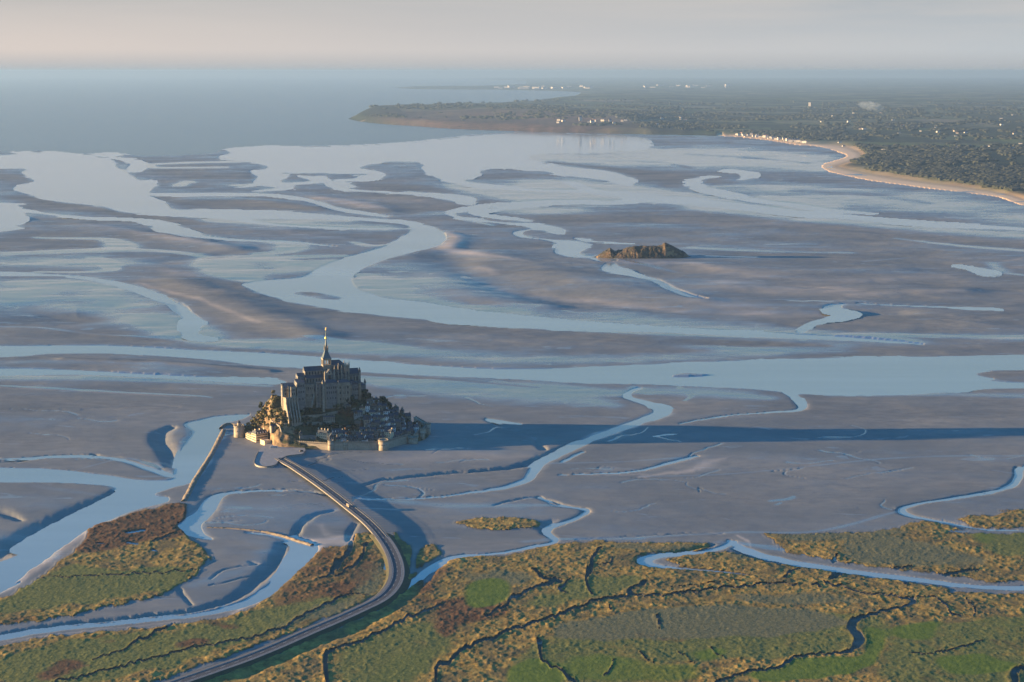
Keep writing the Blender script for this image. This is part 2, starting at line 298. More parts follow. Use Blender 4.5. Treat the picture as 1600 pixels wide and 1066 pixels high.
for pts, t in (
    ([(24, 328), (80, 335), (150, 341), (215, 344), (250, 350), (275, 361), (300, 369), (350, 374), (410, 377), (460, 379), (520, 385)], [1.5, 2, 2, 2, 4, 5, 4.5, 3, 2.5, 2.5, .8]),
    ([(145, 241), (185, 238), (208, 235), (200, 240), (160, 243), (200, 249), (215, 258), (210, 268)], [1, 1.5, 2, 2, 1.5, 1.5, 3, 3]),
    ([(52, 232), (75, 232)], 1.5), ([(200, 226), (230, 234)], 1),
    ([(228, 303), (300, 304), (380, 303), (440, 306), (490, 315), (520, 325), (560, 332), (600, 338)], [2, 4, 3, 2.2, 2, 2, 3, 2]),
    ([(270, 329), (340, 337), (420, 350), (520, 356), (600, 357), (636, 357)], [2, 2, 2, 2.5, 2, 1]),
    ([(412, 268), (425, 276), (415, 284), (430, 290), (460, 287), (500, 283), (490, 276)], [5, 5, 4, 4, 3, 3, 5]),
    ([(440, 288), (445, 294), (410, 298), (398, 299)], [3, 3, 2, 1]), ([(425, 284), (390, 291), (372, 293)], [3, 2, 1]),
    ([(563, 266), (580, 270), (582, 276), (560, 281), (530, 281)], [3, 4, 4, 3, 2]),
    ([(548, 292), (530, 285), (516, 287), (525, 293), (560, 298), (610, 301), (660, 303), (700, 306), (722, 312), (728, 318)], [2, 2.5, 2, 2, 1.7, 1.7, 3, 5, 5, 2]),
    ([(700, 282), (760, 291), (830, 297), (900, 299), (970, 303), (1040, 312), (1150, 322), (1250, 334), (1350, 342), (1450, 350), (1600, 358), (1760, 366)], [3, 4, 3, 3, 4, 8, 7, 5, 4, 5, 4, 4]),
    ([(880, 280), (930, 300), (990, 310), (960, 318), (880, 314), (800, 318), (740, 325), (705, 333), (702, 335), (730, 342), (780, 348), (830, 351), (860, 358), (877, 366)], [2, 3, 4, 3, 3, 3, 2, 2, 1.5, 1.5, 1.5, 2.5, 4, 1.5]),
    ([(920, 316), (840, 320), (760, 330), (745, 335), (790, 341), (825, 346)], [2, 2, 2, 1.5, 1.5, 1.5]),
    ([(860, 358), (830, 359), (811, 363), (818, 370), (850, 374), (890, 379), (895, 385), (885, 394), (905, 400), (930, 402), (945, 406)], [1.2, 1, 1.2, 1.2, 1.2, 4, 5.5, 4, 2, 3, 4]),
    ([(873, 395), (890, 400), (905, 402)], 1.2), ([(952, 412), (958, 421), (985, 429), (1020, 438), (1050, 452), (1080, 464), (1100, 468)], [1.5, 4, 2.3, 2, 2.2, 2.2, 1]),
    ([(903, 372), (925, 377), (985, 381)], [1.5, 1, .6]),
    ([(1120, 276), (1090, 280), (1083, 287), (1100, 296), (1140, 305), (1190, 315), (1240, 321), (1290, 328), (1360, 333)], [1.5, 2, 2, 3, 3.5, 4, 4, 3.5, 1.5]),
    ([(1140, 266), (1165, 270), (1174, 276), (1155, 281)], [3, 2.5, 2, 1.5]),
    ([(1495, 416), (1525, 420), (1540, 426), (1548, 429)], [1.2, 2.5, 3.5, 2]),
    ([(1562, 484), (1500, 481), (1420, 478), (1340, 475), (1312, 476), (1300, 480), (1308, 487), (1325, 492), (1305, 499), (1285, 502), (1266, 507), (1258, 513), (1250, 520)], [.8, 1.3, 1.5, 1.3, 1.6, 3, 4.5, 4.5, 3.5, 2, 1.2, 1.2, 1.5]),
    ([(1000, 606), (985, 612), (980, 620), (1005, 628), (1033, 638), (1030, 648), (1000, 659), (960, 673), (905, 693), (870, 712), (845, 725), (832, 740), (822, 750), (780, 763), (720, 772), (650, 779), (590, 780), (555, 778)], [1.2, 1.5, 2, 2.6, 4.5, 4.5, 4.2, 4, 3.6, 3, 3, 3.6, 3.6, 2.4, 1.4, 1.2, 1.2, 1]),
    ([(1225, 607), (1238, 618), (1256, 633), (1245, 641), (1190, 645), (1130, 650), (1060, 662)], [2, 2.6, 2, 1.6, 1, .8, .6]),
    ([(1760, 700), (1640, 716), (1595, 732), (1590, 748), (1572, 764), (1520, 775), (1450, 785), (1418, 792), (1412, 799), (1430, 808), (1470, 815), (1530, 826), (1600, 829), (1700, 829)], [2, 1.6, 1.6, 2, 1.6, 1.4, 1.2, 1.2, 1.6, 1.6, 1.6, 1.6, 1.2, 1]),
    ([(760, 654), (785, 659), (812, 662)], [.8, 2.4, 1.5]), ([(1024, 681), (1052, 678)], 1.4),
    ([(875, 742), (960, 739), (1010, 733), (1075, 716), (1090, 713)], [.6, 1, 1.4, 1.6, .8]), ([(880, 722), (900, 710), (910, 706)], 1),
    ([(-100, 716), (0, 717), (90, 714), (160, 715), (200, 722), (235, 733), (266, 744)], [1, 1.4, 2, 2, 2.4, 3, 3.5]),
    ([(490, 768), (430, 767), (380, 768), (345, 773), (330, 783), (322, 798), (303, 812), (295, 822), (305, 834), (330, 842)], [.5, .6, 1, 3, 5, 6, 8, 9, 7, 2]),
    ([(385, 832), (430, 837), (465, 845), (478, 856), (468, 872), (450, 895), (425, 918), (395, 938), (350, 953), (300, 962), (240, 968), (160, 976), (80, 984), (0, 997), (-100, 1016), (-200, 1036)], [1.5, 3, 8, 9, 9, 8, 7, 7, 5, 4, 4, 4, 4, 5, 5, 5]),
    ([(1148, 846), (1120, 858), (1070, 866), (1025, 870), (1008, 877), (1022, 884), (1060, 888), (1110, 892), (1170, 898)], [2, 3, 3, 4, 5, 4, 3, 2.5, 1]),
    ([(1140, 845), (1165, 858), (1210, 872), (1300, 888), (1400, 901), (1500, 914), (1600, 919), (1760, 918)], [2, 4, 4, 4, 4, 4, 6, 6]),
    ([(845, 778), (870, 790), (915, 797), (898, 810), (866, 822), (855, 830), (868, 845), (840, 853), (790, 863), (730, 868), (700, 874), (665, 893), (640, 912), (625, 928)], [.5, .8, 1, 1, 1, 1.6, 1, .8, .8, .8, 2, 3, 3, 2]),
    ([(615, 862), (608, 878), (604, 890)], [2, 4, 3]), ([(200, 833), (225, 829)], 3), ([(200, 848), (213, 850)], 2.5), ([(238, 860), (243, 862)], 2), ([(152, 849), (160, 850)], 1.5),
    ([(735, 497), (850, 506), (950, 512), (1050, 516), (1150, 521), (1250, 526), (1350, 531), (1440, 538)], [15, 12, 9, 8, 7, 6, 4.5, 1]),
): hard(W, pts, t)
W = np.clip(W, 0, 1)
# sand bars rising out of the water
for p in ([(1050, 587), (1070, 583), (1110, 586), (1060, 589)], [(750, 266), (790, 262), (840, 266), (890, 275), (960, 284), (900, 284), (850, 281), (800, 277)], [(830, 246), (915, 243), (900, 251), (850, 252)], [(450, 572), (520, 580), (450, 580)]): W *= 1 - .9 * poly_mask(p)
for pts, t in (([(1030, 640), (1034, 636)], 1.4), ([(1105, 290), (1112, 283)], .8), ([(476, 458), (500, 463), (525, 468)], 5), ([(444, 271), (480, 274), (530, 273), (575, 272)], 2), ([(300, 268), (250, 266)], 0), ([(60, 262), (100, 258)], 0)): hard(W, pts, t, 0)

# --- silky wet sheen (+) and drier bands (-)
for pts, t, a in (
    ([(340, 415), (345, 405), (380, 402), (450, 402), (530, 400)], [6, 8, 5, 4, 3], .7), ([(345, 415), (370, 432), (400, 440)], [9, 8, 5], .6), ([(400, 425), (440, 424), (490, 420)], 12, .3),
    ([(0, 397), (100, 393), (180, 391), (260, 393), (340, 403)], [4, 5, 4, 3, 2], .8), ([(60, 371), (130, 372), (170, 374), (190, 385), (150, 392)], [2, 3, 4, 6, 4], .8), ([(150, 403), (175, 420), (140, 425), (60, 425)], [3, 3, 3, 2], .6),
    ([(0, 410), (80, 410), (150, 410)], 16, .35), ([(0, 470), (60, 450), (140, 450), (200, 470)], [30, 30, 25, 20], .3), ([(40, 441), (100, 442), (170, 452)], [6, 8, 5], .3), ([(260, 500), (300, 525), (350, 535), (450, 542), (560, 548)], [16, 16, 14, 10, 8], .5),
    ([(430, 378), (455, 383), (450, 392), (410, 397)], [4, 5, 5, 4], .6), ([(330, 345), (400, 347), (470, 345), (540, 345)], 5, .3), ([(300, 310), (400, 312), (480, 322)], 6, .2), ([(260, 335), (440, 350), (600, 357)], 8, .3), ([(555, 379), (580, 384), (600, 382)], [2, 3, 1], .5),
    ([(0, 603), (80, 607), (180, 612), (300, 618), (330, 621)], [1.5, 2.5, 2.5, 2, 1], .45),
    ([(570, 430), (590, 450), (640, 465), (720, 478), (800, 487)], [8, 14, 12, 8, 6], .35), ([(700, 480), (850, 492), (1000, 503), (1150, 515), (1300, 525), (1430, 535)], [10, 20, 26, 26, 18, 6], .33),
    ([(700, 500), (850, 512), (1000, 519), (1150, 524), (1300, 529), (1430, 537)], [6, 6, 6, 5, 4, 2], .55), ([(480, 528), (510, 531), (560, 538), (620, 545)], [1.5, 4, 6, 7], .5), ([(430, 535), (600, 548), (800, 560), (1000, 560), (1300, 545)], [14, 18, 20, 16, 14], .3), ([(120, 480), (220, 500), (300, 520)], [26, 26, 16], .2), ([(640, 420), (720, 450), (820, 478)], [20, 22, 14], .22), ([(420, 405), (470, 415), (520, 408)], [10, 10, 8], .3), ([(250, 420), (350, 450), (430, 490)], [8, 8, 8], -.1),
    ([(1030, 532), (1100, 540), (1200, 548)], [10, 14, 8], .25), ([(1340, 524), (1450, 525), (1600, 528), (1700, 530)], [3, 6, 8, 8], .35),
    ([(560, 592), (700, 600), (850, 608), (960, 615)], [10, 16, 16, 10], .45), ([(600, 600), (700, 612), (800, 620), (900, 625), (960, 634)], [8, 18, 20, 16, 8], .3), ([(1000, 610), (1100, 615), (1200, 622)], [10, 14, 8], .35), ([(990, 605), (1010, 615), (1040, 612)], [2, 2, 2], .5), ([(1060, 605), (1080, 618), (1070, 626)], 1.2, .5), ([(1300, 618), (1500, 616), (1700, 622)], [4, 8, 12], .3),
    ([(-100, 590), (100, 590), (300, 597), (420, 603)], [10, 8, 6, 3], .35), ([(-100, 566), (100, 565), (250, 570)], [6, 6, 4], .15),
    ([(350, 262), (240, 262), (236, 257), (300, 254), (400, 252)], [2, 3, 3, 3, 3], .5), ([(280, 290), (292, 284), (300, 286)], [3, 2, 1.5], .5), ([(370, 290), (400, 288)], 3, .4), ([(640, 300), (700, 308), (720, 314)], [3, 6, 5], .5),
    ([(640, 240), (900, 250), (1130, 250), (1280, 262)], [26, 26, 26, 14], .35), ([(1000, 235), (1200, 240), (1270, 245)], [14, 10, 10], .2), ([(860, 290), (1000, 300), (1120, 318), (1250, 332)], [16, 16, 12, 10], .5), ([(720, 292), (860, 310), (960, 312)], [8, 16, 14], .45), ([(700, 332), (800, 330), (880, 330)], [8, 14, 10], .35), ([(1090, 288), (1160, 306), (1280, 322)], [6, 12, 10], .4),
    ([(1160, 290), (1300, 300), (1450, 320), (1600, 340)], [16, 20, 20, 20], .25), ([(1100, 325), (1300, 345), (1600, 368)], [8, 10, 12], .3), ([(1400, 372), (1500, 384), (1600, 392)], [2, 3, 3], .4),
    ([(1080, 388), (1200, 392), (1330, 395)], [3, 4, 2], .3), ([(1105, 400), (1180, 402)], 1.2, .35), ([(960, 402), (1000, 412), (1060, 425)], 2, .25),
    ([(730, 345), (770, 352)], 1.2, .3), ([(1550, 412), (1570, 425), (1600, 430)], [3, 3, 2], .3), ([(1235, 470), (1260, 471)], 1.2, .5), ([(1265, 470), (1300, 471)], 1.2, .5), ([(1350, 408), (1420, 402)], 1.5, .2),
    ([(860, 724), (960, 722), (1060, 716)], [2, 2, 2], .2), ([(1205, 783), (1232, 780), (1240, 776)], [2.5, 3, 1.5], .6), ([(1220, 786), (1213, 789)], 1.5, .5), ([(1000, 840), (1150, 832), (1280, 830), (1400, 800)], [3, 3, 3, 3], .22), ([(1000, 842), (900, 842), (820, 846)], 5, .25),
    ([(100, 740), (190, 717), (230, 725), (255, 737)], [0, 2, 2, 2], .2), ([(225, 722), (250, 730)], 2, .5), ([(560, 778), (700, 790), (860, 790)], [4, 8, 4], .22), ([(1000, 745), (1150, 740), (1400, 716), (1600, 712)], [2, 2, 2, 2], .18), ([(1540, 870), (1300, 862), (1180, 850)], 0, 0),
    ([(1150, 848), (1240, 862), (1330, 878)], [5, 6, 5], .35), ([(60, 760), (160, 775)], [8, 4], .1), ([(430, 722), (400, 724)], 0, 0), ([(360, 790), (450, 800), (530, 815)], [20, 30, 20], .12), ([(300, 915), (380, 890), (420, 860)], [10, 14, 10], .15),
    ([(0, 510), (60, 512), (150, 522), (260, 528)], [3, 2, 2, 1], .25), ([(0, 590), (60, 588)], 0, 0),
    # dark, duller bands
    ([(270, 268), (320, 275), (400, 275)], [12, 16, 12], -.25), ([(0, 276), (40, 282)], 8, -.2), ([(300, 318), (420, 318), (480, 325)], [6, 7, 4], -.35), ([(40, 310), (150, 328), (300, 345)], [6, 7, 7], -.3), ([(60, 480), (110, 492), (130, 500)], [10, 14, 8], -.3), ([(0, 470), (60, 468)], 8, -.1), ([(0, 519), (100, 520), (280, 535)], [5, 4, 3], -.25), ([(100, 562), (230, 566), (330, 573), (440, 580)], [4, 6, 5, 4], -.3),
    ([(380, 460), (480, 486), (620, 505), (800, 520), (1000, 532), (1150, 538), (1290, 541)], [8, 14, 16, 18, 12, 8, 4], -.35), ([(565, 586), (700, 594), (840, 606)], [3, 4, 3], -.5), ([(1240, 544), (1400, 546), (1600, 540)], [3, 8, 10], -.2),
    ([(1530, 583), (1600, 584), (1760, 582)], [4, 7, 10], -.3), ([(700, 270), (740, 300), (800, 320)], 0, 0), ([(1090, 300), (1200, 325), (1330, 340)], [3, 6, 3], -.2), ([(860, 254), (960, 265), (1080, 283), (1200, 320)], [4, 6, 12, 6], -.5), ([(1075, 241), (1160, 246), (1260, 255)], [3, 3, 2], -.4), ([(1000, 253), (1040, 255), (1080, 263)], [1.5, 2, 2], -.3), ([(1250, 298), (1350, 304), (1450, 318)], [5, 6, 3], -.3),
    ([(380, 495), (430, 480)], 0, 0), ([(250, 445), (340, 470), (420, 510), (520, 530)], [18, 22, 22, 10], -.25), ([(600, 292), (690, 320), (760, 340)], [10, 22, 10], -.3), ([(900, 340), (1100, 345), (1350, 365), (1600, 385)], [16, 16, 14, 8], -.3), ([(0, 632), (300, 640)], [26, 30], -.2), ([(0, 690), (200, 695)], [30, 30], -.25), ([(1240, 640), (1500, 650), (1700, 650)], [22, 40, 40], -.25), ([(1280, 505), (1450, 505), (1650, 500)], [16, 26, 26], -.25), ([(900, 790), (1100, 760), (1300, 790), (1500, 760)], [20, 50, 40, 30], -.12), ([(650, 730), (780, 745)], [20, 20], -.15),
): soft(G, pts, t, a)
# --- pale dried sand; warm tone of sunlit slopes partly painted into its colour
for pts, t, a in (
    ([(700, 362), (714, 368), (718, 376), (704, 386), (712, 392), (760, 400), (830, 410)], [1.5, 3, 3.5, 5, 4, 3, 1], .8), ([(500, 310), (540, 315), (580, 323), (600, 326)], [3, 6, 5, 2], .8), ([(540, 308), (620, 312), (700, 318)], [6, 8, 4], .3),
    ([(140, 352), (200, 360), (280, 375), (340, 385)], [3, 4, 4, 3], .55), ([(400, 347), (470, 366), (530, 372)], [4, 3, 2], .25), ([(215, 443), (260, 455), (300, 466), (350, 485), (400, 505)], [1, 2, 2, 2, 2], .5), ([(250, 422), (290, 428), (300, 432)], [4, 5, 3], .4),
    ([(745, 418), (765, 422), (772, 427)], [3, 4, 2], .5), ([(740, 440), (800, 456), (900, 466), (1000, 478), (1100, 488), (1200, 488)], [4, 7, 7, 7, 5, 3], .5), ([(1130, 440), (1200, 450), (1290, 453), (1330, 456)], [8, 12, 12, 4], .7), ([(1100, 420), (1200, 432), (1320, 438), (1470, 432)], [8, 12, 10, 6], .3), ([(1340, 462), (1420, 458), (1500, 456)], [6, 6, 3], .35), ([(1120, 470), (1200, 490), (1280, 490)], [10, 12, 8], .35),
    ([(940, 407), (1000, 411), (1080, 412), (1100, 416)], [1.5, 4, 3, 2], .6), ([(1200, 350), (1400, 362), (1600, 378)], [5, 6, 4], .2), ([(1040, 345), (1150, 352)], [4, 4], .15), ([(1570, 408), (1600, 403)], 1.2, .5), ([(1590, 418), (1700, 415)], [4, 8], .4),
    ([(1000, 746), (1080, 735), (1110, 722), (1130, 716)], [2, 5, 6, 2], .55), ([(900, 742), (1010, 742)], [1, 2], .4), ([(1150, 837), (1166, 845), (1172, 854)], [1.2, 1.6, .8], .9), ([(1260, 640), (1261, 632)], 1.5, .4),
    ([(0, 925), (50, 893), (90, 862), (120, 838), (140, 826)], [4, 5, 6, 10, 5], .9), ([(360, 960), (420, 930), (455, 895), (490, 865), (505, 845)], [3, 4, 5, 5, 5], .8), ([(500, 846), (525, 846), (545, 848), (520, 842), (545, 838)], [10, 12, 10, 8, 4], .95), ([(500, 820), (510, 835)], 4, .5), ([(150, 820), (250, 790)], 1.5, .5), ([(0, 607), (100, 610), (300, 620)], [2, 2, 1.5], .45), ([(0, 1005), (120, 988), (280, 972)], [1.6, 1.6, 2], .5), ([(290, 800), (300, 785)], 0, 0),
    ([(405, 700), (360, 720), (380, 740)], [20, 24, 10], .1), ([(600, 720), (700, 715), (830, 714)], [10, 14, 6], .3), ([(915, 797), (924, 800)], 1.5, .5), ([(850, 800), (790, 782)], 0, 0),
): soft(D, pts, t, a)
# --- relief: sand waves, channel troughs and banks (metres)
for pts, t, a in (
    ([(700, 395), (730, 420), (800, 450), (950, 474), (1150, 486), (1400, 488)], [8, 14, 16, 14, 12, 8], -5.5), ([(760, 395), (850, 420), (960, 450), (1100, 470)], [8, 14, 14, 8], 4), ([(690, 430), (740, 460), (850, 480)], [8, 12, 10], 5),
    ([(1100, 415), (1250, 425), (1400, 420)], [8, 12, 8], 3), ([(1150, 450), (1330, 458), (1500, 455)], [12, 14, 10], 5), ([(130, 350), (260, 368), (380, 392)], [8, 10, 8], 6), ([(0, 340), (100, 345), (250, 362)], [8, 8, 8], -4), ([(250, 410), (400, 390), (350, 380)], [6, 5, 5], -3),
    ([(500, 308), (560, 318), (610, 330)], [5, 7, 5], 4), ([(300, 312), (400, 314), (500, 326)], [6, 8, 6], 5), ([(40, 480), (120, 495), (180, 480)], [18, 20, 14], -5), ([(280, 440), (380, 480), (500, 525)], [10, 16, 12], 5), ([(100, 562), (250, 568), (420, 580)], [4, 5, 4], 2.5), ([(1200, 575), (1210, 575)], 0, 0), ([(700, 366), (714, 372), (706, 388)], [4, 5, 5], 5), ([(750, 412), (765, 424)], [7, 7], 4),
    # steep mud banks near the mount
    ([(560, 760), (600, 750), (650, 744), (700, 739), (760, 735), (810, 729), (845, 718), (880, 703), (910, 690)], [1.5, 2, 2.5, 2.5, 3, 4, 5, 5, 4], -3.0), ([(268, 668), (254, 676), (252, 690), (262, 705), (270, 728)], [3, 5, 6, 6, 5], -3.6), ([(765, 656), (790, 668), (830, 680), (843, 694), (850, 702)], [2, 2, 2, 2.4, 2], -2.2),
    ([(-160, 722), (0, 722), (80, 713), (150, 712)], [3, 3, 2, 2], -2.5), ([(190, 768), (160, 784), (110, 806), (60, 832), (0, 866), (-100, 920)], [5, 8, 10, 12, 14, 14], -4.0), ([(200, 770), (150, 770), (100, 785)], [0, 0, 0], 0), ([(-20, 795), (0, 800), (30, 812)], [8, 8, 4], -2.5),
    ([(340, 774), (327, 790), (312, 812)], [4, 6, 6], -2.2), ([(345, 772), (420, 766), (480, 768), (520, 775)], [2, 1.6, 1.6, 1.4], -2.5), ([(445, 850), (438, 865), (425, 885), (400, 910), (365, 935), (310, 952), (230, 962), (100, 976), (0, 992), (-100, 1010)], [6, 7, 7, 7, 6, 5, 4.5, 4.5, 4, 4], -2.8),
    ([(520, 798), (490, 805), (472, 820), (462, 838)], [2, 3, 3, 3], -2.2), ([(545, 845), (548, 832), (555, 818)], [2, 3, 2], -1.5), ([(845, 800), (870, 792), (895, 800)], [0, 0, 0], 0), ([(770, 790), (810, 780), (845, 776)], [1, 1.4, 1], -1.5), ([(840, 777), (880, 790), (918, 797), (900, 810), (868, 822), (852, 831), (868, 846), (835, 854), (780, 864), (720, 868)], [1.4, 2, 2, 2, 2.6, 3, 2, 2, 1.8, 2], -1.8), ([(860, 815), (850, 826)], [5, 5], -1.6),
    ([(730, 868), (700, 874), (670, 895), (640, 925), (620, 945), (560, 985), (480, 1015), (380, 1060)], [4, 5, 6, 7, 7, 6, 6, 6], -1.3), ([(1590, 730), (1588, 746), (1570, 763), (1500, 776), (1420, 790), (1408, 800), (1430, 808)], [2, 2, 2, 1.6, 1.6, 2, 1.6], -1.8), ([(900, 843), (1000, 838), (1070, 834), (1130, 834)], [1, 1.4, 1.4, 1], -1.0),
    ([(1112, 852), (1060, 863), (1015, 868), (1002, 876), (1015, 884)], [3, 4, 5, 6, 4], -2.0), ([(1150, 858), (1200, 873), (1290, 889), (1400, 903), (1500, 916)], [4, 5, 5, 5, 4], -1.6), ([(1240, 618), (1250, 640), (1200, 644)], 1.4, -1), ([(1070, 677), (1000, 690)], 0, 0), ([(150, 712), (230, 722), (264, 742)], 2, -.8), ([(480, 705), (500, 722), (530, 745), (570, 768), (600, 786), (630, 822), (655, 862)], [3, 5, 6, 6, 6, 7, 8], -.5),
    ([(130, 640), (170, 637), (240, 634), (280, 636)], [1, 1.4, 1.4, 1], -.8),
    ([(330, 905), (350, 890), (400, 882)], 1, -1.2), ([(330, 915), (380, 903), (410, 898)], 1, -1.2), ([(300, 945), (285, 930), (280, 920)], [2, 3, 2], -1.2), ([(392, 878), (402, 882)], 2.2, -1.4), ([(430, 880), (410, 884)], 1.5, -1),
): soft(H, pts, t, a)
rr = random.Random(19)
for _ in range(38):
    x, y = (rr.uniform(560, 1600), rr.uniform(615, 835)) if rr.random() < .65 else (rr.uniform(0, 360), rr.uniform(610, 720)) if rr.random() < .5 else (rr.uniform(300, 540), rr.uniform(715, 830))
    a = rr.uniform(-.5, .5) + (math.pi if rr.random() < .5 else 0); pts = [(x, y)]
    for k in range(rr.randint(4, 9)): a += rr.uniform(-.7, .7); L_ = rr.uniform(8, 22); x += L_ * math.cos(a); y += L_ * math.sin(a) * .28; pts.append((x, y))
    t0 = rr.uniform(.5, 1.1); tt = [t0 * (1 - .8 * k / len(pts)) for k in range(len(pts))]; soft(H, pts, [k * 1.6 for k in tt], -rr.uniform(.2, .5)); soft(G, pts, tt, .45)
    if rr.random() < .6:
        q = pts[len(pts) // 3]; soft(H, [q, (q[0] + rr.uniform(-25, 25), q[1] + rr.uniform(-5, 5)), (q[0] + rr.uniform(-45, 45), q[1] + rr.uniform(-7, 7))], [t0, t0 * .6, .3], -.5)
# --- creeks through the marsh: dark narrow troughs
CREEKS = (
    ([(676, 1080), (683, 1052), (702, 1034), (740, 1011), (800, 985), (860, 965), (920, 945), (980, 933), (1050, 930), (1120, 921), (1200, 913), (1240, 914)], [4, 4, 4, 4, 3.4, 3.4, 3.4, 4, 3, 3, 3, 3]),
    ([(940, 858), (924, 876), (921, 890), (915, 905), (918, 920), (925, 933)], [2, 2, 3, 2, 1.6, 1.5]), ([(985, 932), (982, 922), (1000, 915), (1006, 908)], [4, 3, 3, 3]), ([(832, 890), (850, 903), (868, 906), (850, 914), (820, 924), (800, 936), (790, 948), (760, 964)], [2, 4, 7, 4, 2.5, 3, 3, 2]),
    ([(1290, 908), (1310, 918), (1350, 928), (1400, 934), (1430, 938), (1428, 945), (1395, 953), (1360, 962), (1340, 970), (1333, 985), (1345, 1000), (1330, 1018), (1300, 1023), (1250, 1028), (1215, 1044), (1150, 1056), (1120, 1068)], [1.5, 2, 2, 3, 4, 4, 3, 4, 5, 6, 6, 6, 3, 3, 4, 3, 3]),
    ([(1420, 930), (1460, 938), (1500, 964)], [1, 1.4, 1.2]), ([(1508, 935), (1530, 955), (1525, 966)], [.7, 1., .8]), ([(512, 1080), (510, 1040), (515, 1022), (557, 1004), (625, 974), (660, 958), (694, 944)], [3, 3, 3, 3, 3, 2.5, 2]),
    ([(60, 1076), (93, 1066), (169, 1047), (281, 1019), (394, 997), (450, 978), (480, 960), (512, 946), (540, 930), (572, 929)], [2.2] * 8 + [1.5, 1.5]), ([(150, 1032), (190, 1015), (219, 1000), (242, 988), (268, 976)], [1, 1.4, 2.5, 3, 3]), ([(1540, 1000), (1490, 1016), (1460, 1024), (1420, 1020)], [1, 1.5, 1.5, 1]), ([(1605, 1040), (1585, 1052), (1590, 1075)], [3, 4, 4]),
    ([(170, 800), (175, 810)], 0), ([(552, 838), (545, 860), (530, 880), (520, 900), (500, 905)], [3, 3, 3, 3, 2]), ([(570, 850), (555, 880), (530, 900)], [1.5, 1.5, 1.5]), ([(650, 960), (720, 930), (700, 920)], [0, 0, 0]), ([(840, 1000), (845, 1030), (880, 1050), (900, 1070)], [2.5, 2, 2.5, 3]), ([(1300, 905), (1310, 893), (1305, 878), (1310, 868)], [3, 4, 3, 2]), ([(1395, 888), (1425, 886)], [2, 3]), ([(1475, 900), (1500, 895), (1540, 892)], [5, 4, 1.5]), ([(1395, 903), (1420, 914)], [2.5, 2]), ([(60, 903), (160, 900), (240, 895), (310, 893)], [1, 1.4, 1.4, 1]), ([(240, 845), (255, 840), (270, 835)], [1.4, 3, 2]),
    ([(1010, 945), (1000, 975)], 0), ([(1025, 962), (1028, 985)], .7), ([(955, 948), (956, 955)], 1.5), ([(1050, 920), (1110, 912), (1160, 906)], [1, 1.2, 1]), ([(890, 905), (870, 918), (885, 925)], [1.5, 1.5, 1]), ([(960, 870), (950, 880), (935, 884)], 1), ([(1225, 903), (1235, 893), (1245, 888)], [2, 1.2, 1]), ([(1272, 915), (1280, 920)], 3), ([(1000, 1018), (1020, 1040)], [.8, .6]), ([(1060, 1020), (1075, 1028), (1085, 1040)], [.8, .5, .4]), ([(1110, 1012), (1130, 1030)], [.7, .5]), ([(960, 1030), (955, 1045), (945, 1060)], [.6, .8, .7]))
# --- salt marsh outlines
V = np.zeros((NY, NX))
for p in (
    [(292, 787), (265, 788), (240, 794), (200, 805), (165, 817), (145, 824), (132, 842), (108, 868), (78, 893), (50, 912), (20, 927), (0, 937), (-400, 1120), (-400, 1040), (0, 978), (60, 973), (120, 960), (180, 946), (235, 936), (262, 924), (300, 905), (316, 890), (330, 872), (318, 858), (298, 846), (286, 832), (284, 818), (290, 800)],
    [(-400, 1070), (-160, 1048), (0, 1010), (80, 995), (160, 987), (230, 981), (300, 974), (350, 965), (400, 947), (435, 920), (462, 893), (485, 872), (505, 858), (525, 855), (545, 852), (552, 835), (575, 832), (592, 838), (602, 850), (612, 868), (614, 890), (605, 912), (582, 932), (540, 955), (480, 980), (420, 1003), (340, 1032), (260, 1060), (200, 1085), (150, 1160), (-400, 1160)],
    [(617, 832), (630, 838), (640, 852), (645, 875), (640, 900), (622, 925), (600, 940), (618, 905), (625, 880), (624, 855)],
    [(660, 858), (672, 850), (682, 852), (690, 866), (672, 878), (655, 890), (650, 875)],
    [(340, 1160), (370, 1075), (430, 1050), (500, 1022), (560, 1000), (600, 975), (640, 950), (665, 915), (690, 885), (712, 872), (750, 869), (795, 868), (832, 858), (870, 850), (930, 846), (1000, 849), (1060, 848), (1110, 851), (1105, 857), (1070, 862), (1030, 864), (1000, 870), (1002, 882), (1030, 888), (1060, 884), (1035, 875), (1060, 870), (1100, 864), (1130, 863), (1160, 866), (1200, 877), (1260, 887), (1330, 897), (1400, 908), (1480, 919), (1560, 928), (2200, 935), (2200, 1160)],
    [(640, 900), (655, 893), (662, 915), (645, 950), (600, 978), (560, 1000), (500, 1024), (430, 1052), (370, 1077), (340, 1110), (260, 1120), (300, 1075), (360, 1050), (420, 1028), (480, 1002), (540, 976), (590, 950), (622, 925)],
    [(1192, 833), (1230, 835), (1300, 833), (1380, 830), (1430, 817), (1470, 818), (1500, 828), (1540, 834), (2200, 836), (2200, 905), (1600, 909), (1560, 911), (1500, 903), (1460, 897), (1400, 891), (1330, 881), (1290, 875), (1260, 868), (1228, 863), (1212, 848)],
    [(1488, 812), (1510, 807), (1545, 806), (1580, 800), (1610, 796), (2200, 788), (2200, 824), (1560, 826), (1520, 822)],
    [(707, 819), (735, 812), (790, 809), (830, 813), (848, 818), (830, 825), (780, 829), (740, 826)],
): V = np.maximum(V, poly_mask(p))
CR = np.zeros((NY, NX)); LV = np.zeros((NY, NX))
for pts, t in CREEKS:
    if (t if isinstance(t, (int, float)) else max(t)) <= 0: continue
    q, wn = stroke_q(pts, [k * .72 for k in t] if isinstance(t, list) else t * .72, 3.2)
    if q is None: continue
    CR[wn] = np.maximum(CR[wn], 1 - sm(.75, 1.25, q)); LV[wn] = np.maximum(LV[wn], np.exp(-(q / 2.0) ** 2))
BANK = np.zeros((NY, NX))
